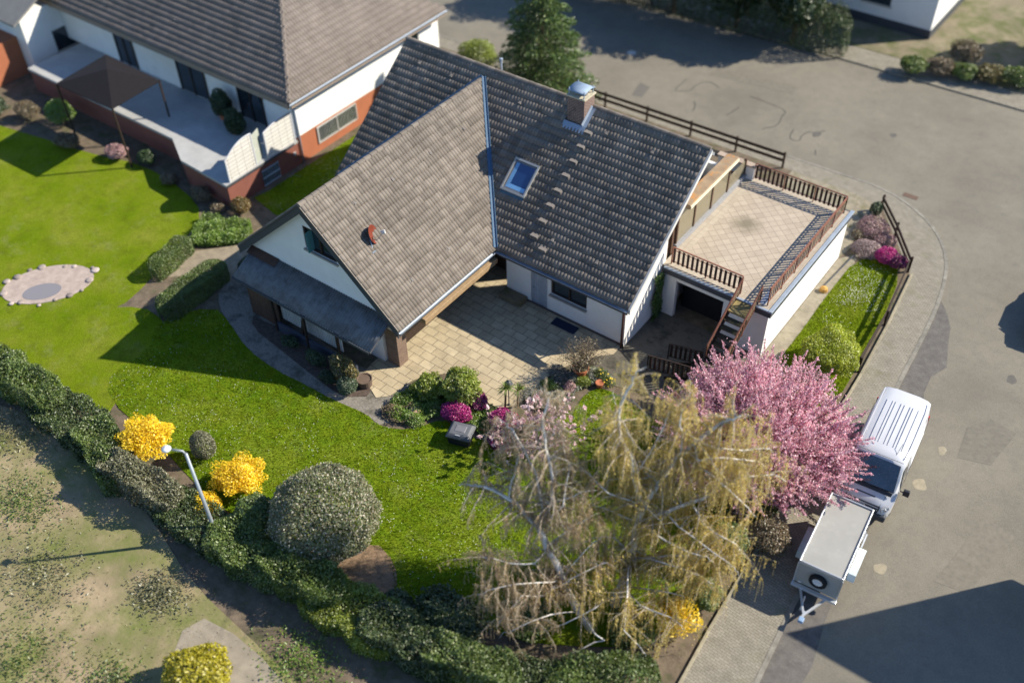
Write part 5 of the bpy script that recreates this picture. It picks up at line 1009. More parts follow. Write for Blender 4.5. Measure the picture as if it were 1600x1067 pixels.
for i,(x,y,rx,ry,h,m,n,lab) in enumerate([(10.75,-13.35,.6,.55,.5,m_bright,2600,'bright green low perennial at the left tip of the bed'),(10.6,-14.3,.55,.4,.4,m_brown,2000,'russet brown low perennial on the lawn side of the bed'),
    (11.6,-14.15,.7,.45,.42,m_bright,2600,'fresh green cushion plant on the curved edge of the bed'),(12.0,-13.1,.5,.45,.5,m_mid,1800,'mid green cushion between the stone and the azalea'),
    (14.3,-12.35,.5,.4,.45,m_bright,1500,'light green perennial between the two magenta azaleas'),(14.75,-13.1,.35,.3,.35,m_lav,900,'grey leaved cushion behind the grey box'),
    (15.1,-10.15,.85,.65,.55,m_lav,5200,'broad grey lavender cushion behind the magnolia'),(15.0,-8.55,.62,.5,.55,m_lav,3800,'grey lavender cushion on the patio edge near the pot'),(15.55,-8.45,.4,.35,.45,m_lav,1800,'small grey lavender in front of the pot'),
    (15.0,-9.3,.5,.42,.32,m_bright,2400,'fresh green mat between the two lavenders'),(15.85,-8.95,.42,.42,.42,m_heathp,2600,'dusty pink heather cushion near the lawn'),(16.15,-8.35,.38,.36,.5,m_lime,1400,'lime green perennial beside the pink heather')]):
    shrub('perennial',lab,'plant',(x,y),rx,ry,h,m,n,.035,20+i,GB,.35,.6,.5,up=.6,stem=False,zc=.3,flat=-.1)
for i,(x,y,n,lab) in enumerate([(16.45,-7.55,900,'clump of yellow daffodils right of the terracotta pot'),(17.0,-7.75,700,'clump of yellow daffodils nearest the courtyard')]):
    shrub('daffodils',lab,'flowers',(x,y),.42,.36,.42,m_mid,n,.07,40+i,'daffodil clumps',.3,.6,.16,up=1.4,stem=False,zc=.3,flat=0,flowers=(m_daff,26,.05,.2))
# twiggy shrub in the terracotta pot
def twiggy(o,base,r,h,n,seed,m,leafm,leaf=.03,per=14,th=.010):
    rg=np.random.default_rng(seed); mb=MB(); P=[]
    for k in range(n):
        a=rg.random()*6.283; q=rg.random()**.6; e=Vector((base[0]+r*q*math.cos(a),base[1]+r*q*math.sin(a),base[2]+h*(1-.35*q*q)*rg.uniform(.7,1.05)))
        b=Vector(base)+Vector((.05*math.cos(a),.05*math.sin(a),0)); mid=b.lerp(e,.5)+Vector((rg.normal(0,.08),rg.normal(0,.08),h*.08))
        mb.tube([b,mid,e],[th,th*.7,th*.35],4,cap=False)
        for j in range(per):
            t=rg.uniform(.35,1.05); p=(b.lerp(mid,t*2) if t<.5 else mid.lerp(e,t*2-1)); P.append(p+Vector(rg.normal(0,.05,3)))
    mb.build('branches',m,o); P=np.array([tuple(p) for p in P]); V,F=leafquads(P,unit(len(P),rg),leaf*rg.uniform(.6,1.3,len(P)),.5,rg); npmesh('leaves',V,F,leafm,o,rg.random(len(P)))
m_twigb=plain('twig_bark',(.22,.17,.12),.8,.2,8)
o=thing('potted_shrub','bare beige twiggy shrub spreading above the terracotta pot','shrub',(15.75,-7.98,.45)); twiggy(o,(15.75,-7.98,.47),1.1,1.35,190,61,m_twigb,m_twig,.032,16)
# palms
def palm(label,x,y,h,seed,n=46):
    rg=np.random.default_rng(seed); o=thing('yucca_palm',label,'palm',(x,y,0),0,'small yucca palms on the patio')
    MB().tube([(x,y,0),(x+.03,y+.02,h*.6),(x+.06,y,h)],[.05,.04,.04],8).build('trunk',plain('yucca_trunk',(.19,.14,.09),.9,.25,12),o)
    V=[];F=[]
    for k in range(n):
        a=rg.random()*6.283; e=rg.uniform(-.3,1.3); d=np.array([math.cos(a)*math.cos(e),math.sin(a)*math.cos(e),math.sin(e)]); s=np.array([-math.sin(a),math.cos(a),0])*.022
        p=np.array([x+.06,y,h]); L=rg.uniform(.32,.48); b=len(V); V+=[p-s*.6,p+s*.6,p+d*L*.55+s+[0,0,.02],p+d*L*.55-s+[0,0,.02],p+d*L-[0,0,.06]]; F+=[(b,b+1,b+2,b+3)]; F+=[(b+3,b+2,b+4,b+4)]
    mb=MB(); 
    for f in F: mb.add([V[i] for i in dict.fromkeys(f)],[tuple(range(len(dict.fromkeys(f))))])
    mb.build('leaf_crown',L_('yucca_leaf',[(.12,.17,.03),(.2,.24,.06)],.3,.1),o)
palm('taller small yucca palm, left of the pair by the lantern',14.25,-11.35,1.25,71); palm('shorter small yucca palm, right of the pair by the lantern',14.62,-11.0,1.05,72)
# magnolia: open branches with large pale blossoms
def flowering(o,base,R_,h,nb,seed,bark,fm,fs,per,trunk=.06,fork=.25,tip=.45,asp=.75):
    rg=np.random.default_rng(seed); mb=MB(); P=[]; T=[]
    for k in range(nb):
        a=6.283*(k+rg.random())/nb; q=rg.uniform(.3,1); e=Vector((base[0]+R_*q*math.cos(a),base[1]+R_*q*math.sin(a),base[2]+h*rg.uniform(.75,1.05)*(1-.3*q*q)))
        b=Vector((base[0],base[1],base[2]+h*fork*rg.random())); mid=b.lerp(e,.5)+Vector((rg.normal(0,.15),rg.normal(0,.15),-.1*h)); pts=[b,b.lerp(mid,.5),mid,mid.lerp(e,.5)+Vector((0,0,.05)),e]
        mb.tube(pts,[trunk*.7,trunk*.5,trunk*.35,trunk*.25,trunk*.1],5)
        for j in range(7):
            t=rg.uniform(.35,1); i=min(3,int(t*4)); p=pts[i].lerp(pts[i+1],t*4-i); d=Vector(rg.normal(0,.5,3)+np.array([0,0,.5])).normalized()*rg.uniform(.25,.7); mb.tube([p,p+d*.6,p+d],[.014,.01,.005],4,cap=False)
            for q2 in range(per):
                if rg.random()<.85: pp=p+d*rg.uniform(tip,1.05)+Vector(rg.normal(0,.04,3)); P.append(tuple(pp)); T.append(tuple(d))
    mb.build('branches',bark,o); return np.array(P),np.array(T),rg
mg=thing('magnolia','open magnolia shrub with large pale pink white blossoms over the azaleas','magnolia',(16.6,-12.3,0))
def bed_cover(poly,n,hh,m,label,z0,seed,leaf=.045):
    rg=np.random.default_rng(seed); Pg=sample(poly,n,rg); zz=hh*(.55+.45*np.sin(Pg[:,0]*6.1+seed)*np.cos(Pg[:,1]*5.3)); P=np.c_[Pg,z0+np.maximum(zz*rg.random(n)**.5,.02)]; c=Pg.mean(0)
    V,F=leafquads(P,unit(n,rg),leaf*rg.uniform(.6,1.3,n),.5,rg,unit(n,rg)*.6+np.array([.2,.1,.8])); tag(npmesh('bed_cover',V,F,m,rnd=rg.random(n),origin=Vector((c[0],c[1],0))),label,'ground cover',kind='stuff')
BA=smooth_poly([(10.3,-14.5),(10.2,-13.7),(10.3,-12.5),(11.2,-11.5),(12.6,-11.5),(13.5,-11.7),(14.2,-11.7),(15.0,-12.1),(15.3,-12.7),(14.5,-13.2),(12.7,-13.0),(12.2,-13.6),(11.8,-14.3),(11.2,-14.65)],1)
bed_cover(BA,12000,.4,m_bright,'mixed fresh green plants filling the left patio bed',.03,501)
bed_cover(smooth_poly([(10.2,-14.7),(10.15,-13.6),(11,-13.4),(11.9,-14),(11.2,-14.8)],1),1100,.35,m_brown,'russet foliage at the left tip of the patio bed',.03,502)
BB=smooth_poly([(14.8,-10.7),(14.9,-9.7),(14.85,-8.95),(15.05,-8.15),(15.45,-7.3),(16.6,-7.2),(17.2,-7.5),(16.8,-7.9),(16.1,-8.8),(16.4,-9.6),(15.9,-10.6)],1)
bed_cover(BB,6500,.26,m_lav,'grey green plants filling the right patio bed',.03,503); bed_cover(BB,2500,.3,m_mid,'green leaves between the grey plants of the right patio bed',.03,504)
Pd=sample(dry,26000,np.random.default_rng(540)); rgd=np.random.default_rng(541); kk=(np.sin(Pd[:,0]*.9+1)*np.cos(Pd[:,1]*1.1)+rgd.normal(0,.5,len(Pd)))>.1; Pd=Pd[kk]; n_=len(Pd)
V,F=leafquads(np.c_[Pd,.03+.14*rgd.random(n_)**2],unit(n_,rgd)*.6+np.array([0,0,.6]),.05*rgd.uniform(.5,1.4,n_),.16,rgd); tag(npmesh('dry_weeds',V,F,L_('dry_weed',[(.28,.23,.11),(.21,.20,.07),(.32,.26,.15),(.17,.18,.06)],.3,.3),rnd=rgd.random(n_),origin=Vector((6,-28,0))),'dry grass and weeds scattered over the bare ground','weeds',kind='stuff')
for i,(x,y,r_,m,lab) in enumerate([(2.2,-26,.9,m_mid,'weedy green patch left of centre on the dry ground'),(5.5,-27.6,1.1,m_topi,'olive weeds in the middle of the dry ground'),(9.6,-25.6,.6,m_topi,'olive weeds beside the gravel lane'),(8.0,-30.0,1.1,m_mid,'green weeds at the lower left edge'),(11.2,-28.8,.7,m_mid,'green weeds left of the yellow green bush'),(15.6,-24.5,.8,m_bright,'fresh green weeds below the hedge by the gravel lane'),(-1.5,-24.2,1.0,m_topi,'olive weeds at the left edge below the hedge')]):
    rgd=np.random.default_rng(550+i); n_=1300; Pd=np.array([x,y])+rgd.normal(0,1,(n_,2))*np.array([r_,r_*.7]); V,F=leafquads(np.c_[Pd,.03+.3*rgd.random(n_)**1.5*np.exp(-((Pd-[x,y])**2).sum(1)/(2*r_*r_))],unit(n_,rgd),.06*rgd.uniform(.5,1.3,n_),.4,rgd,unit(n_,rgd)*.7+np.array([.1,0,.7])); tag(npmesh('weeds',V,F,m,rnd=rgd.random(n_),origin=Vector((x,y,0))),lab,'weeds',kind='stuff')
P,T,rg=flowering(mg,(16.6,-12.2,0),2.35,2.1,24,81,m_twigb,None,0,2)
k=6; P2=np.repeat(P,k,0)+rg.normal(0,.035,(len(P)*k,3)); V,F=leafquads(P2,unit(len(P2),rg)+np.array([0,0,.8]),.095*rg.uniform(.6,1.2,len(P2)),.55,rg); npmesh('blossom',V,F,m_pinkw,mg,rg.random(len(P2)))
P3=P[rg.integers(0,len(P),500)]+rg.normal(0,.18,(500,3)); V,F=leafquads(P3,unit(500,rg),.03,.5,rg); npmesh('leaves',V,F,m_twig,mg,rg.random(500))
# rambler and small shrubs in front of the lean-to
shrub('rambler','yellow green rambling shrub climbing at the right corner of the lean-to','shrub',(7.9,-14.15),.95,.5,1.75,m_rambl,4200,.05,91,lump=.4,shell=.7,stems=9)
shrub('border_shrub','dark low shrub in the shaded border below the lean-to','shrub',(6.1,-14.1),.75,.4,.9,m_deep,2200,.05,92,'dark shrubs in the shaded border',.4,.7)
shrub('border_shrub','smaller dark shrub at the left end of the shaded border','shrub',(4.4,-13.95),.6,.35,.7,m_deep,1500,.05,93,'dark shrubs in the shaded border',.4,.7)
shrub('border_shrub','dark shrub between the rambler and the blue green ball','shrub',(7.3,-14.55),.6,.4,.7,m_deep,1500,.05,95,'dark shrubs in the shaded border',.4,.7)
shrub('ball_shrub','small blue green ball shrub at the corner of the gravel path','bush',(8.35,-14.5),.48,.46,.95,L_('bluegreen_leaf',[(.05,.085,.04),(.09,.13,.07)],.25,.2),4200,.035,94,lump=.12,shell=.3)
# hedges and ground cover to the left
def hedge(name,label,a,b,w,h,m,n,seed,group=None,leaf=.05,lump=.12,cat='hedge'):
    n=int(n*1.7); leaf=leaf*.72; a=np.array(a,float); b=np.array(b,float); d=b-a; L=np.linalg.norm(d); d/=L; nn=np.array([-d[1],d[0]]); c=(a+b)/2; rg=np.random.default_rng(seed)
    o=thing(name,label,cat,(c[0],c[1],0),0,group); f=rg.random(n); tt=rg.random(n)*(L+w)-w/2; u=np.zeros(n); z=np.zeros(n)
    per=2*h+w; s=f*per; side1=s<h; top=(s>=h)&(s<h+w); u=np.where(side1,-w/2,np.where(top,s-h-w/2,w/2)); z=np.where(side1,s,np.where(top,h,per-s))
    dep=rg.random(n)**2*.25; wob=1+lump*np.sin(tt*3.1+seed)*np.cos(tt*1.7+2*u)+rg.normal(0,.04,n); u=u*(1-dep*np.where(top,.2,1))*wob; z=z*(1-dep*np.where(top,1,.1))*(1+lump*.8*np.sin(tt*2.3+seed*2)*np.cos(u*4)); end=np.clip((np.abs(tt-L/2)-L/2)/(w/2),0,1); u*=np.sqrt(1-end**2*.95); z*=1-.25*end
    P=np.c_[a[0]+d[0]*tt+nn[0]*u,a[1]+d[1]*tt+nn[1]*u,np.maximum(z,.03)]
    V,F=leafquads(P,unit(n,rg),leaf*rg.uniform(.6,1.3,n),.5,rg,unit(n,rg)*.7+np.array([.2,.1,.7])); npmesh('foliage',V,F,m,o,rg.random(n))
    mb=MB(); 
    for i in range(max(2,int(L/.6))): p=a+d*(L*(i+.5)/max(2,int(L/.6))); mb.tube([(p[0],p[1],0),(p[0]+rg.normal(0,.05),p[1]+rg.normal(0,.05),h*.8)],[.03,.012],5)
    mb.build('stem',m_bark,o); return o
GH='hedges between the gardens'
hedge('hedge','dark leafy hedge at the lawn corner, half in the house shadow',(-1.75,-12.75),(-1.65,-15.6),1.15,1.0,m_fol,12000,101,GH)
hedge('hedge','short lighter hedge between the bare sand and the neighbour lawn',(-4.6,-12.3),(-4.2,-14.2),.8,.95,m_fol,6500,102,GH)
shrub('dark_shrub','dark shrub at the left foot of the gable wall','shrub',(-.5,-11.7),.7,.65,1.3,m_deep,5000,.05,103,lump=.25)
gcp=[(-5.9,-9.9),(-4.7,-9.4),(-3.6,-8.9),(-2.9,-9.4),(-2.75,-10.2),(-3.8,-11.3),(-4.7,-11.9),(-5.4,-11.0)]
Pg=sample(gcp,15000); rg=np.random.default_rng(104); zz=.35+.14*np.sin(Pg[:,0]*5)*np.cos(Pg[:,1]*4.3)+rg.normal(0,.08,len(Pg)); P=np.c_[Pg,np.maximum(zz*rg.random(len(Pg))**.4,.03)]
V,F=leafquads(P,unit(len(P),rg),.05*rg.uniform(.7,1.3,len(P)),.45,rg,unit(len(P),rg)*.6+np.array([.2,.1,.8])); tag(npmesh('ground_cover',V,F,m_bright,rnd=rg.random(len(P)),origin=Vector((-4.3,-10.3,0))),'dense bright green ground cover between the neighbour lawn and the house','ground cover',kind='stuff')
shrub('red_tipped_shrub','small red tipped shrub at the top of the ground cover','shrub',(-4.75,-8.45),.62,.55,.95,L_('red_tip',[(.10,.11,.02),(.22,.10,.03),(.15,.15,.03)],.3,.2),3200,.045,105)
GV='leafy shrubs along the house verge'
shrub('verge_shrub','leafy shrub against the long side of the wing, further from the gable','shrub',(-1.75,-7.35),.65,.9,1.1,m_lime,4200,.05,106,GV,.3,.5)
shrub('verge_shrub','leafy shrub against the long side of the wing, closer to the gable','shrub',(-1.5,-9.1),.55,.7,.85,m_mid,2800,.05,107,GV,.3,.5)
shrub('neighbour_shrub','reddish brown bush at the corner of the raised terrace','shrub',(-7.2,-8.95),.7,.5,.9,m_brown,2600,.05,108)
shrub('neighbour_shrub','low ochre shrub on the bare ground below the woven panel','shrub',(-5.9,-9.05),.5,.4,.5,m_brown,1200,.045,109)
for i,(x,y,rx,h,m,lab) in enumerate([(-19.4,-8.6,1.1,1.7,m_bright,'bright green bush in front of the dark pavilion'),(-21.6,-9.4,.9,1.2,m_brown,'brownish bush at the far end of the neighbour bed'),(-17.2,-9.9,.9,.9,m_brown,'low brown bush on the edge of the neighbour lawn'),(-14.0,-9.0,.8,.9,m_heathp,'dusty pink bush beside the pavilion'),(-12.2,-8.4,.7,.9,m_deep,'dark green bush at the pavilion corner'),(-23.6,-10.2,1.0,1.1,m_deep,'dark bush at the far left of the neighbour lawn'),(-9.8,-8.9,.6,.7,m_brown,'brown bush below the sunny terrace edge')]):
    shrub('bed_shrub',lab,'bush',(x,y),rx,rx*.8,h,m,3200,.06,120+i,'bushes in the bed of the neighbour lawn',.3,.5)
for i,(x,y,h,lab) in enumerate([(-10.2,-4.3,1.9,'dark potted shrub against the shaded neighbour wall'),(-8.6,-4.9,1.5,'dark potted shrub next to the woven panels')]):
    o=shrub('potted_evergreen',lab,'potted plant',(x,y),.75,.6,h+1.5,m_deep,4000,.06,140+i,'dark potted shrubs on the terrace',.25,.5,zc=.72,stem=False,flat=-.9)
    MB().lathe([(.22,1.5),(.3,1.95),(.33,2.0),(.28,2.0),(0,1.95)],(x,y,0),14,.5).build('pot',m_terra,o)
# --- front strip
shrub('golden_yew','broad golden green yew bush at the lower end of the front strip','bush',(24.0,-1.5),1.5,1.6,2.0,m_yew,20000,.05,151,lump=.3,shell=.4,K=40,width=.05)
GHe='heathers and azaleas at the street corner'
shrub('heather','large grey pink heather cushion at the top of the front strip','heather',(21.95,8.6),.95,1.0,.65,m_heathp,7000,.035,152,GHe,.2,.4,.5,up=.7,stem=False,zc=.3,flat=-.1,part='blossom')
shrub('heather','grey heather cushion nearest the garage','heather',(22.35,6.85),.9,.75,.6,m_heath,6500,.035,153,GHe,.2,.4,.5,up=.7,stem=False,zc=.3,flat=-.1,part='blossom')
shrub('heather','pale pink heather against the corner fence','heather',(22.85,7.95),.65,.6,.55,m_heathp,3800,.035,154,GHe,.2,.4,.5,up=.7,stem=False,zc=.3,flat=-.1,part='blossom')
shrub('heather','small yellowish heather at the left of the corner bed','heather',(21.5,7.75),.35,.35,.4,m_brown,1200,.035,155,GHe,.2,.4,.5,up=.7,stem=False,zc=.3,flat=-.1)
shrub('azalea','glowing magenta azalea on the front strip by the corner fence','azalea',(23.35,6.7),.62,.6,.8,m_mag,5500,.035,156,GHe,.25,.4,.7,part='blossom')
shrub('azalea','darker magenta azalea tight against the front fence post','azalea',(23.95,6.6),.55,.5,.75,m_purp,3600,.035,157,GHe,.25,.4,.7,part='blossom')
shrub('corner_evergreen','tiny dark evergreen at the corner fence post','bush',(21.55,9.8),.35,.4,.9,m_deep,1600,.04,158)
# ivy on the wall beside the garage
o=thing('ivy','climbing ivy on the white wall between house and garage','ivy',(16.42,-2.95,0)); rg=np.random.default_rng(160); n=2400; z=rg.random(n)*2.5; y=-2.95+.12*np.sin(z*4)+rg.normal(0,.16,n)*(1.1-.25*z/2.5); P=np.c_[16.36+.1*rg.random(n)+.05,y,z]; V,F=leafquads(P,unit(n,rg),.055*rg.uniform(.6,1.2,n),.7,rg); npmesh('foliage',V,F,m_ivy,o,rg.random(n)); MB().tube([(16.38,-2.95,0),(16.37,-2.88,1.2),(16.36,-3.0,2.3)],.02,5).build('stem',m_bark,o)
# --- back of the house
def conifer(name,label,x,y,h,r,m,seed,layers=17,group=None,per=13,n=90,leaf=.09,cat='tree'):
    rg=np.random.default_rng(seed); o=thing(name,label,cat,(x,y,0),0,group); mb=MB(); mb.tube([(x,y,0),(x+.05,y,h*.5),(x,y,h)],[.16,.1,.02],8); mb.build('trunk',m_bark,o); P=[];T=[]; mb=MB()
    for i in range(layers):
        t=(i+.5)/layers; zb=h*(.06+.92*t); R0=r*(1-t)**.85+.12
        nb=max(5,int(per*(1-t*.6)))
        for k in range(nb):
            a=6.283*(k+rg.random())/nb; L=R0*rg.uniform(.75,1.12); dz=-.12*L+rg.normal(0,.05); e=np.array([math.cos(a)*L,math.sin(a)*L,dz]); b0=np.array([x,y,zb+rg.normal(0,.08)])
            mb.tube([b0,b0+e*.5+[0,0,.04*L],b0+e],[.025,.015,.006],4,cap=False)
            m_=int(n*(.35+L/r)); s=rg.random(m_)**.6; side=np.array([-math.sin(a),math.cos(a),0]); wv=rg.normal(0,1,m_)*(.09+.16*L*(1-s*.75)); pp=b0+np.outer(s,e)+np.outer(wv,side)+np.c_[np.zeros(m_),np.zeros(m_),.05*np.sin(s*3)*L+rg.normal(0,.05,m_)-.06*np.abs(wv)]
            P.append(pp); T.append(np.tile(e/np.linalg.norm(e),(m_,1))+np.outer(np.sign(wv)*.7,side)+rg.normal(0,.25,(m_,3)))
    mb.build('branches',m_bark,o); P=np.concatenate(P); T=np.concatenate(T); V,F=leafquads(P,T,leaf*rg.uniform(.6,1.2,len(P)),.34,rg); npmesh('foliage',V,F,m,o,rg.random(len(P))); return o
conifer('spruce','tall dense spruce standing behind the main roof ridge',1.2,9.6,9.0,3.3,m_spruce,170,layers=20,per=16,n=150,leaf=.10)
shrub('back_shrub','pale lime green rounded shrub behind the roof ridge, left of the spruce','shrub',(-3.5,9.6),1.35,1.2,2.2,m_lime,8000,.06,171,lump=.2)
# trees across the back street
GT='trees shading the back street'
def tree(name,label,x,y,h,r,m,seed,n=15000,leaf=.15,group=None,trunk=.16,lump=.4,bark=None,hb=.06,shell=.7,clumps=None):
    rg=np.random.default_rng(seed); o=thing(name,label,'tree',(x,y,0),0,group); mb=MB(); mb.tube([(x,y,0),(x+.1,y,h*.3),(x,y+.1,h*.75)],[trunk,trunk*.8,trunk*.2],8)
    for k in range(9):
        a=6.283*k/9+rg.random(); z0=h*rg.uniform(.25,.55); mb.tube([(x,y,z0),(x+r*.4*math.cos(a),y+r*.4*math.sin(a),z0+h*.14),(x+r*.8*math.cos(a),y+r*.8*math.sin(a),z0+h*.22)],[trunk*.4,trunk*.25,.015],5)
    mb.build('trunk',bark or m_bark,o); P,D,rg=crown((x,y,h*(1+hb)/2),(r,r,h*(1-hb)/2),n,seed,lump,shell,-1,30,.06); V,F=leafquads(P,unit(len(P),rg),leaf*rg.uniform(.6,1.2,len(P)),.5,rg,D*.4+unit(len(P),rg)*.6+np.array([0,0,.5])); npmesh('crown',V,F,m,o,rg.random(len(P))); return o
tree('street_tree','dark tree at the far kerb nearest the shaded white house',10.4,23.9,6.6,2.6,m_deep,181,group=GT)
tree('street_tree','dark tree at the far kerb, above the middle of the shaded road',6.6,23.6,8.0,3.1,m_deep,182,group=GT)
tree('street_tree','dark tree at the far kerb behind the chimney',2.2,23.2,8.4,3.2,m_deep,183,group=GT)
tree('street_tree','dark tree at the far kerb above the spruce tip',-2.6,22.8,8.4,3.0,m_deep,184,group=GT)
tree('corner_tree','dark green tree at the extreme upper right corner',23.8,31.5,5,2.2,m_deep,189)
GC='bushes in the bed across the street corner'
for i,(x,y,rx,h,m,lab) in enumerate([(17.9,24.4,1.0,1.2,m_mid,'olive bush at the left tip of the corner bed'),(19.3,25.2,1.1,1.1,m_brown,'brown bush second from the left in the corner bed'),(20.6,25.5,1.0,1.0,m_mid,'green bush in the middle of the corner bed'),(21.9,26.0,1.1,1.1,m_rambl,'ochre bush right of the middle of the corner bed'),(23.3,26.4,1.1,1.2,m_mid,'green bush near the right end of the corner bed'),(20.0,27.2,1.3,1.6,m_brown,'taller dry brown bush behind the corner bed'),(24.6,27.4,1.2,1.3,m_rambl,'ochre green bush at the right edge of the corner bed')]):
    shrub('corner_bush',lab,'bush',(x,y),rx,rx*.9,h,m,3600,.07,190+i,GC,.35,.6)
# --- lower hedge line
GL='dark hedge bushes along the lower garden boundary'
HP=[(-6.5,-22.6),(-3.6,-22.6),(-.8,-22.5),(2.0,-22.5),(4.4,-23.2),(7.2,-22.9),(10.2,-22.75),(12.6,-22.5),(14.8,-22.3),(17.0,-22.2),(19.4,-21.9),(21.6,-21.2),(23.5,-20.2),(25.0,-18.8)]
labs=['left end of the hedge row by the rough grass','second hedge bush from the left by the rough grass','third hedge bush, below the left lawn corner','hedge bush left of the large blurred forsythia','hedge bush below the large blurred forsythia','hedge bush just left of the lamp pole','hedge bush at the foot of the lamp pole','hedge bush below the clipped round bush','lighter hedge bush beside the bare soil patch','hedge bush right of the bare soil patch','hedge bush below the dark juniper','hedge bush under the bare left birch','hedge bush under the foot of the golden birch','right end of the hedge row near the pavement']
for i,(a,b) in enumerate(zip(HP[:-1],HP[1:])):
    hedge('hedge_bush',['bushy green ','leafy green ','dark evergreen ','leafy dark green ','grey olive ','dark evergreen ','leafy ','mid green ','','dark evergreen ','leafy ','dark evergreen ','leafy '][i]+labs[i],a,b,[1.7,1.3,1.9,1.4,1.1,1.6][i%6],1.2+.4*math.sin(i*2.1),[m_mid,m_fol,m_conif,m_fol,m_topi,m_conif,m_fol,m_mid,m_lime,m_conif,m_fol,m_conif,m_fol][i],8000,200+i,GL,.07,.18)
shrub('juniper','broad dark juniper spreading at the lower lawn edge','conifer',(18.75,-20.55),1.75,1.3,1.15,m_conif,13000,.07,221,lump=.4,shell=.6,K=40,width=.04)
shrub('juniper','dark low juniper left of the broad one','conifer',(16.9,-21.25),1.0,.8,.9,m_conif,5000,.07,222,lump=.4,shell=.6)
shrub('dark_conifer','dark green conifer bush between forsythia and clipped bush','conifer',(10.35,-21.5),1.15,.9,1.6,m_fol,7000,.06,223,lump=.3,shell=.5)
shrub('grey_conifer','blue grey conifer hidden under the golden birch','conifer',(22.0,-10.9),.95,.95,2.2,L_('bluegrey_needle',[(.10,.14,.13),(.16,.20,.19)],.2,.4),6000,.06,224,lump=.3,shell=.5,cone=.3)
shrub('evergreen_bush','dark green evergreen bush under the right edge of the golden birch','bush',(25.0,-12.7),1.0,1.0,2.0,m_mid,7000,.06,225,lump=.35,shell=.6)
shrub('brown_bush','beige brown bush overhanging the pavement beside the trailer','bush',(26.1,-11.3),.95,.95,1.7,m_brown,6000,.05,226,lump=.35,shell=.6)
for i,(x,y,rx,h,m,lab) in enumerate([(25.3,-14.6,.8,1.2,m_fol,'green bush on the boundary just below the brown one'),(25.0,-10.2,.9,1.3,m_fol,'green bush under the lower cherry blossom'),(23.9,-17.2,1.0,1.1,m_fol,'green bush at the foot of the golden birch'),(20.9,-18.9,1.0,.8,m_fol,'low green bush between the birch trunks and the juniper')]):
    shrub('boundary_bush',lab,'bush',(x,y),rx,rx,h,m,4200,.06,230+i,'green bushes under the birches',.35,.6)
hedge('hedge','long dark clipped hedge added along the far kerb to shade the back street',(-7,22.6),(13.0,24.2),1.6,2.6,m_conif,22000,187,GT,.09)  # hedge put in to widen the shadow over the road
# --- cherry in pink blossom: many rising rods set with blossom
ch_=thing('cherry_tree','cherry tree in dense pink blossom between the stairs and the pavement','tree',(23.9,-7.9,0)); rg=np.random.default_rng(300); bx_,by_=23.9,-7.9
mb=MB(); mb.tube([(bx_,by_,0),(bx_+.05,by_,.6),(bx_,by_+.05,1.2)],[.17,.14,.12],9); mb.build('trunk',m_bark,ch_); mb=MB(); P=[];T=[]
def rod(a,e,r0,dens,spread):
    a=np.array(a,float); e=np.array(e,float); mid=(a+e)/2+np.array([0,0,-.12*np.linalg.norm(e-a)]); ts=np.linspace(0,1,6); pts=[(1-t)**2*a+2*t*(1-t)*mid+t*t*e for t in ts]; mb.tube(pts,list(np.linspace(r0,.006,6)),5,cap=False)
    L=np.linalg.norm(e-a); n=int(dens*L); t=rg.random(n)**.8*.85+.17; q=np.outer((1-t)**2,a)+np.outer(2*t*(1-t),mid)+np.outer(t*t,e); P.append(q+rg.normal(0,spread,(n,3))*(1.15-t)[:,None]); T.append(unit(n,rg)); return pts
CR=np.array([4.1,4.1,2.8]); cc_=np.array([bx_,by_,1.5])
for k in range(310):
    d=unit(1,rg)[0]; d[2]=abs(d[2])*.95+.06 if rg.random()<.86 else d[2]*.3; d/=np.linalg.norm(d); ln=rg.uniform(.72,1.1)
    e=cc_+d*CR*ln; s=np.array([bx_,by_,1.1])+d*CR*.14; 
    pts=rod(s,e,.035,90,.13)
    for j in range(6):
        b=pts[rg.integers(2,5)]; d2=d+rg.normal(0,.8,3); d2[2]+=.3; d2/=np.linalg.norm(d2); rod(b,b+d2*rg.uniform(.3,.75),.012,120,.07)
CP,CD,_=crown((bx_,by_,1.5),(CR[0]*1.0,CR[1]*1.0,CR[2]*1.02),3600,311,.3,.55,-.25,50,.04)
for p,d in zip(CP,CD):
    n=int(rg.integers(6,16)); dd=d*.6+rg.normal(0,.5,3)+np.array([0,0,.35]); dd/=np.linalg.norm(dd); P.append(p+np.outer(rg.random(n)*rg.uniform(.2,.5),dd)+rg.normal(0,.03,(n,3))); T.append(unit(n,rg))
mb.build('branches',m_bark,ch_); P=np.concatenate(P); T=np.concatenate(T); P[:,2]=np.maximum(P[:,2],.5); V,F=leafquads(P,T,.033*rg.uniform(.6,1.35,len(P)),.75,rg); npmesh('blossom',V,F,m_cherry,ch_,rg.random(len(P)))
k=rg.integers(0,len(P),9000); V,F=leafquads(P[k]+rg.normal(0,.05,(9000,3)),unit(9000,rg),.035,.5,rg); npmesh('leaves',V,F,m_cherryl,ch_,rg.random(9000))
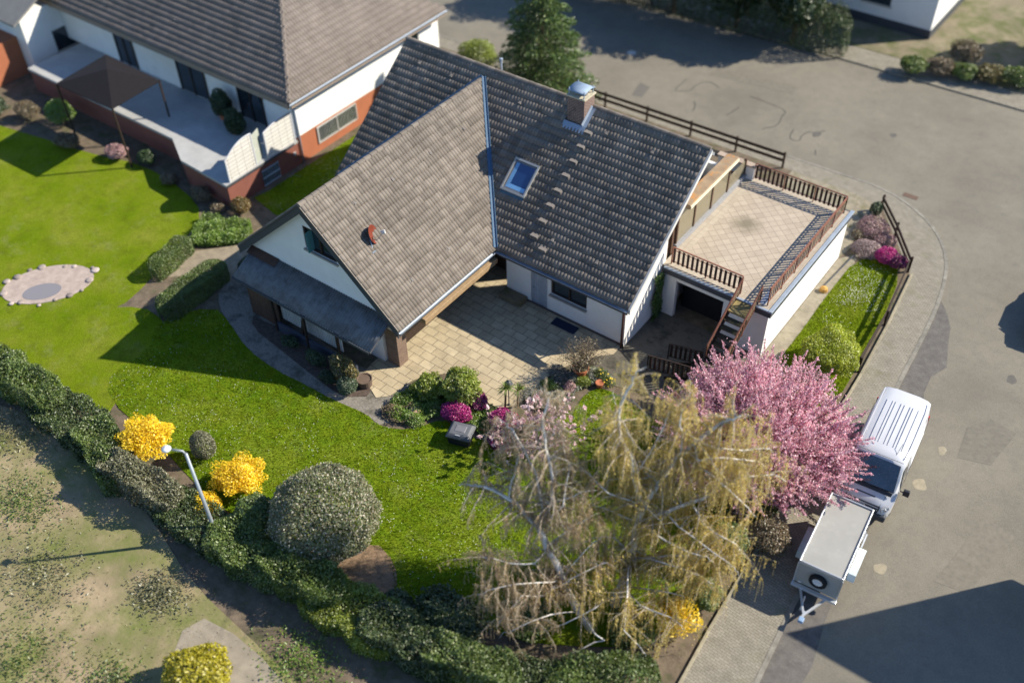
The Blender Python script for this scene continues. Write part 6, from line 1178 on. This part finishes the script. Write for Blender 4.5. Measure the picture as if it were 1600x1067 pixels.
# --- birches: white limbs, hanging strands
m_birch,nt,out=mat('birch_bark'); N=NT(nt); c=N.ramp(N.noise(5,5,.8),[(.3,(.30,.26,.22)),(.45,(.58,.55,.50)),(.75,(.74,.72,.68))]); c=N.mix(N.ramp(N.noise(13,3,.6),[(.62,0),(.68,.8)]),c,(.06,.05,.045)); principled(N,out,c,.8,N.bump(N.noise(25,3,.7),.4,.01))
m_bbranch=plain('birch_branch',(.40,.34,.27),.85,.25,6); m_btwig=leafmat('birch_twig',[(.38,.30,.21),(.48,.39,.27)],.4,.2,gloss=0); m_gtwig=leafmat('golden_twig',[(.48,.38,.17),(.58,.46,.22)],.45,.2,gloss=0)
def birch(name,label,LIMBS,r0s,seed,nsec,nstr,hang,leafm,twm,leaf,per,extra=0,lw=.45):
    rg=np.random.default_rng(seed); base=LIMBS[0][0]; o=thing(name,label,'tree',(base[0],base[1],0)); mb=MB(); SEG=[]
    for i,(l,r0) in enumerate(zip(LIMBS,r0s)):
        pts=[Vector(p) for p in l]; f=[]
        if i>0:
            dd=(pts[-1]-pts[-2]).normalized()
            for q in range(3): dd=(dd+Vector((rg.normal(0,.15),rg.normal(0,.15),-.22))).normalized(); pts.append(pts[-1]+dd*.2)
        for a,b in zip(pts[:-1],pts[1:]): f+=[a,a.lerp(b,.5)+Vector(rg.normal(0,.035,3))]
        f.append(pts[-1]); r1=r0[1] if i==0 else .005; mb.tube(f,list(np.linspace(r0[0],r1,len(f))),8)
        if i>0 or True:
            for j,(a,b) in enumerate(zip(f[:-1],f[1:])):
                if a.z>1.5: SEG.append((a,b,r0[0]+(r1-r0[0])*j/len(f)))
    mb.build('trunk',m_birch,o,smooth=True); mb=MB(); tips=[]; wts=np.array([(b-a).length for a,b,_ in SEG]); wts/=wts.sum()
    for k in range(nsec):
        a,b,r=SEG[rg.choice(len(SEG),p=wts)]; p=a.lerp(b,rg.random()); ax=(b-a).normalized(); d=Vector(rg.normal(0,1,3)); d=(d-ax*d.dot(ax)*.4); d.z=d.z*.45+.12; d.normalize(); L=rg.uniform(.5,1.6); q=[p]; dd=d.copy()
        for s in range(4): dd=(dd+Vector((rg.normal(0,.18),rg.normal(0,.18),-.14*s))).normalized(); q.append(q[-1]+dd*L/4)
        rr=min(.026,r*.5); mb.tube(q,[rr,rr*.8,rr*.6,rr*.45,rr*.25],4,cap=False); tips.append(q)
    mb.build('branches',m_bbranch,o); V=[];F=[];P=[];T=[];nv=0; W=[]
    for k in range(nstr):
        q=tips[rg.integers(len(tips))]; i=rg.integers(0,4); p=np.array(q[i].lerp(q[i+1],rg.random())); out_=np.array([rg.normal(0,.2),rg.normal(0,.2),0]); L=rg.uniform(*hang); n=5; pp=[p]; dz=rg.uniform(-.1,.12)
        for s in range(n): pp.append(pp[-1]+(out_*(1-s/n)*.9+np.array([rg.normal(0,.05),rg.normal(0,.05),dz-(s+.5)*.42]))*L/n*1.0)
        pp=np.array(pp); pp=pp[pp[:,2]>.15]
        if len(pp)<3: continue
        a=rg.random()*6.28; wv=np.array([math.cos(a),math.sin(a),0])*.0045; m_=len(pp)
        V.append(np.stack([pp-wv,pp+wv],1).reshape(-1,3)); F.append(np.array([[nv+2*j,nv+2*j+1,nv+2*j+3,nv+2*j+2] for j in range(m_-1)])); nv+=2*m_; 
        t=rg.random(per)*(m_-1.001); ii=t.astype(int); fr=(t-ii)[:,None]; P.append(pp[ii]*(1-fr)+pp[ii+1]*fr+rg.normal(0,.022,(per,3))); T.append(np.tile([0,0,-1.],(per,1))+rg.normal(0,.9,(per,3)))
    V=np.concatenate(V);F=np.concatenate(F); npmesh('twigs',V,F,twm,o,rg.random(len(F))); P=np.concatenate(P);T=np.concatenate(T); P[:,2]=np.maximum(P[:,2],.08); V,F=leafquads(P,T,leaf*rg.uniform(.6,1.35,len(P)),lw,rg); npmesh('catkins',V,F,leafm,o,rg.random(len(P))); return o
birch('birch','nearly bare leaning birch with white trunk and thin brown twigs, left of the golden one',B1,[(.15,.10),(.08,.02),(.035,.015),(.05,.015),(.07,.015),(.028,.012),(.032,.015),(.032,.015),(.032,.015)]+[(.026,.015)]*5,401,380,6500,(.25,.8),m_bud,m_btwig,.028,8)
birch('birch','large birch hung with golden catkins and grey white limbs, right of the bare one',B2,[(.19,.13),(.11,.025),(.085,.02),(.045,.015),(.075,.02),(.04,.015),(.032,.015),(.032,.015),(.03,.015),(.028,.015),(.032,.015),(.032,.015),(.03,.015)]+[(.03,.015)]*10,402,680,9500,(.35,1.2),m_catkin,m_gtwig,.030,11,lw=.42)
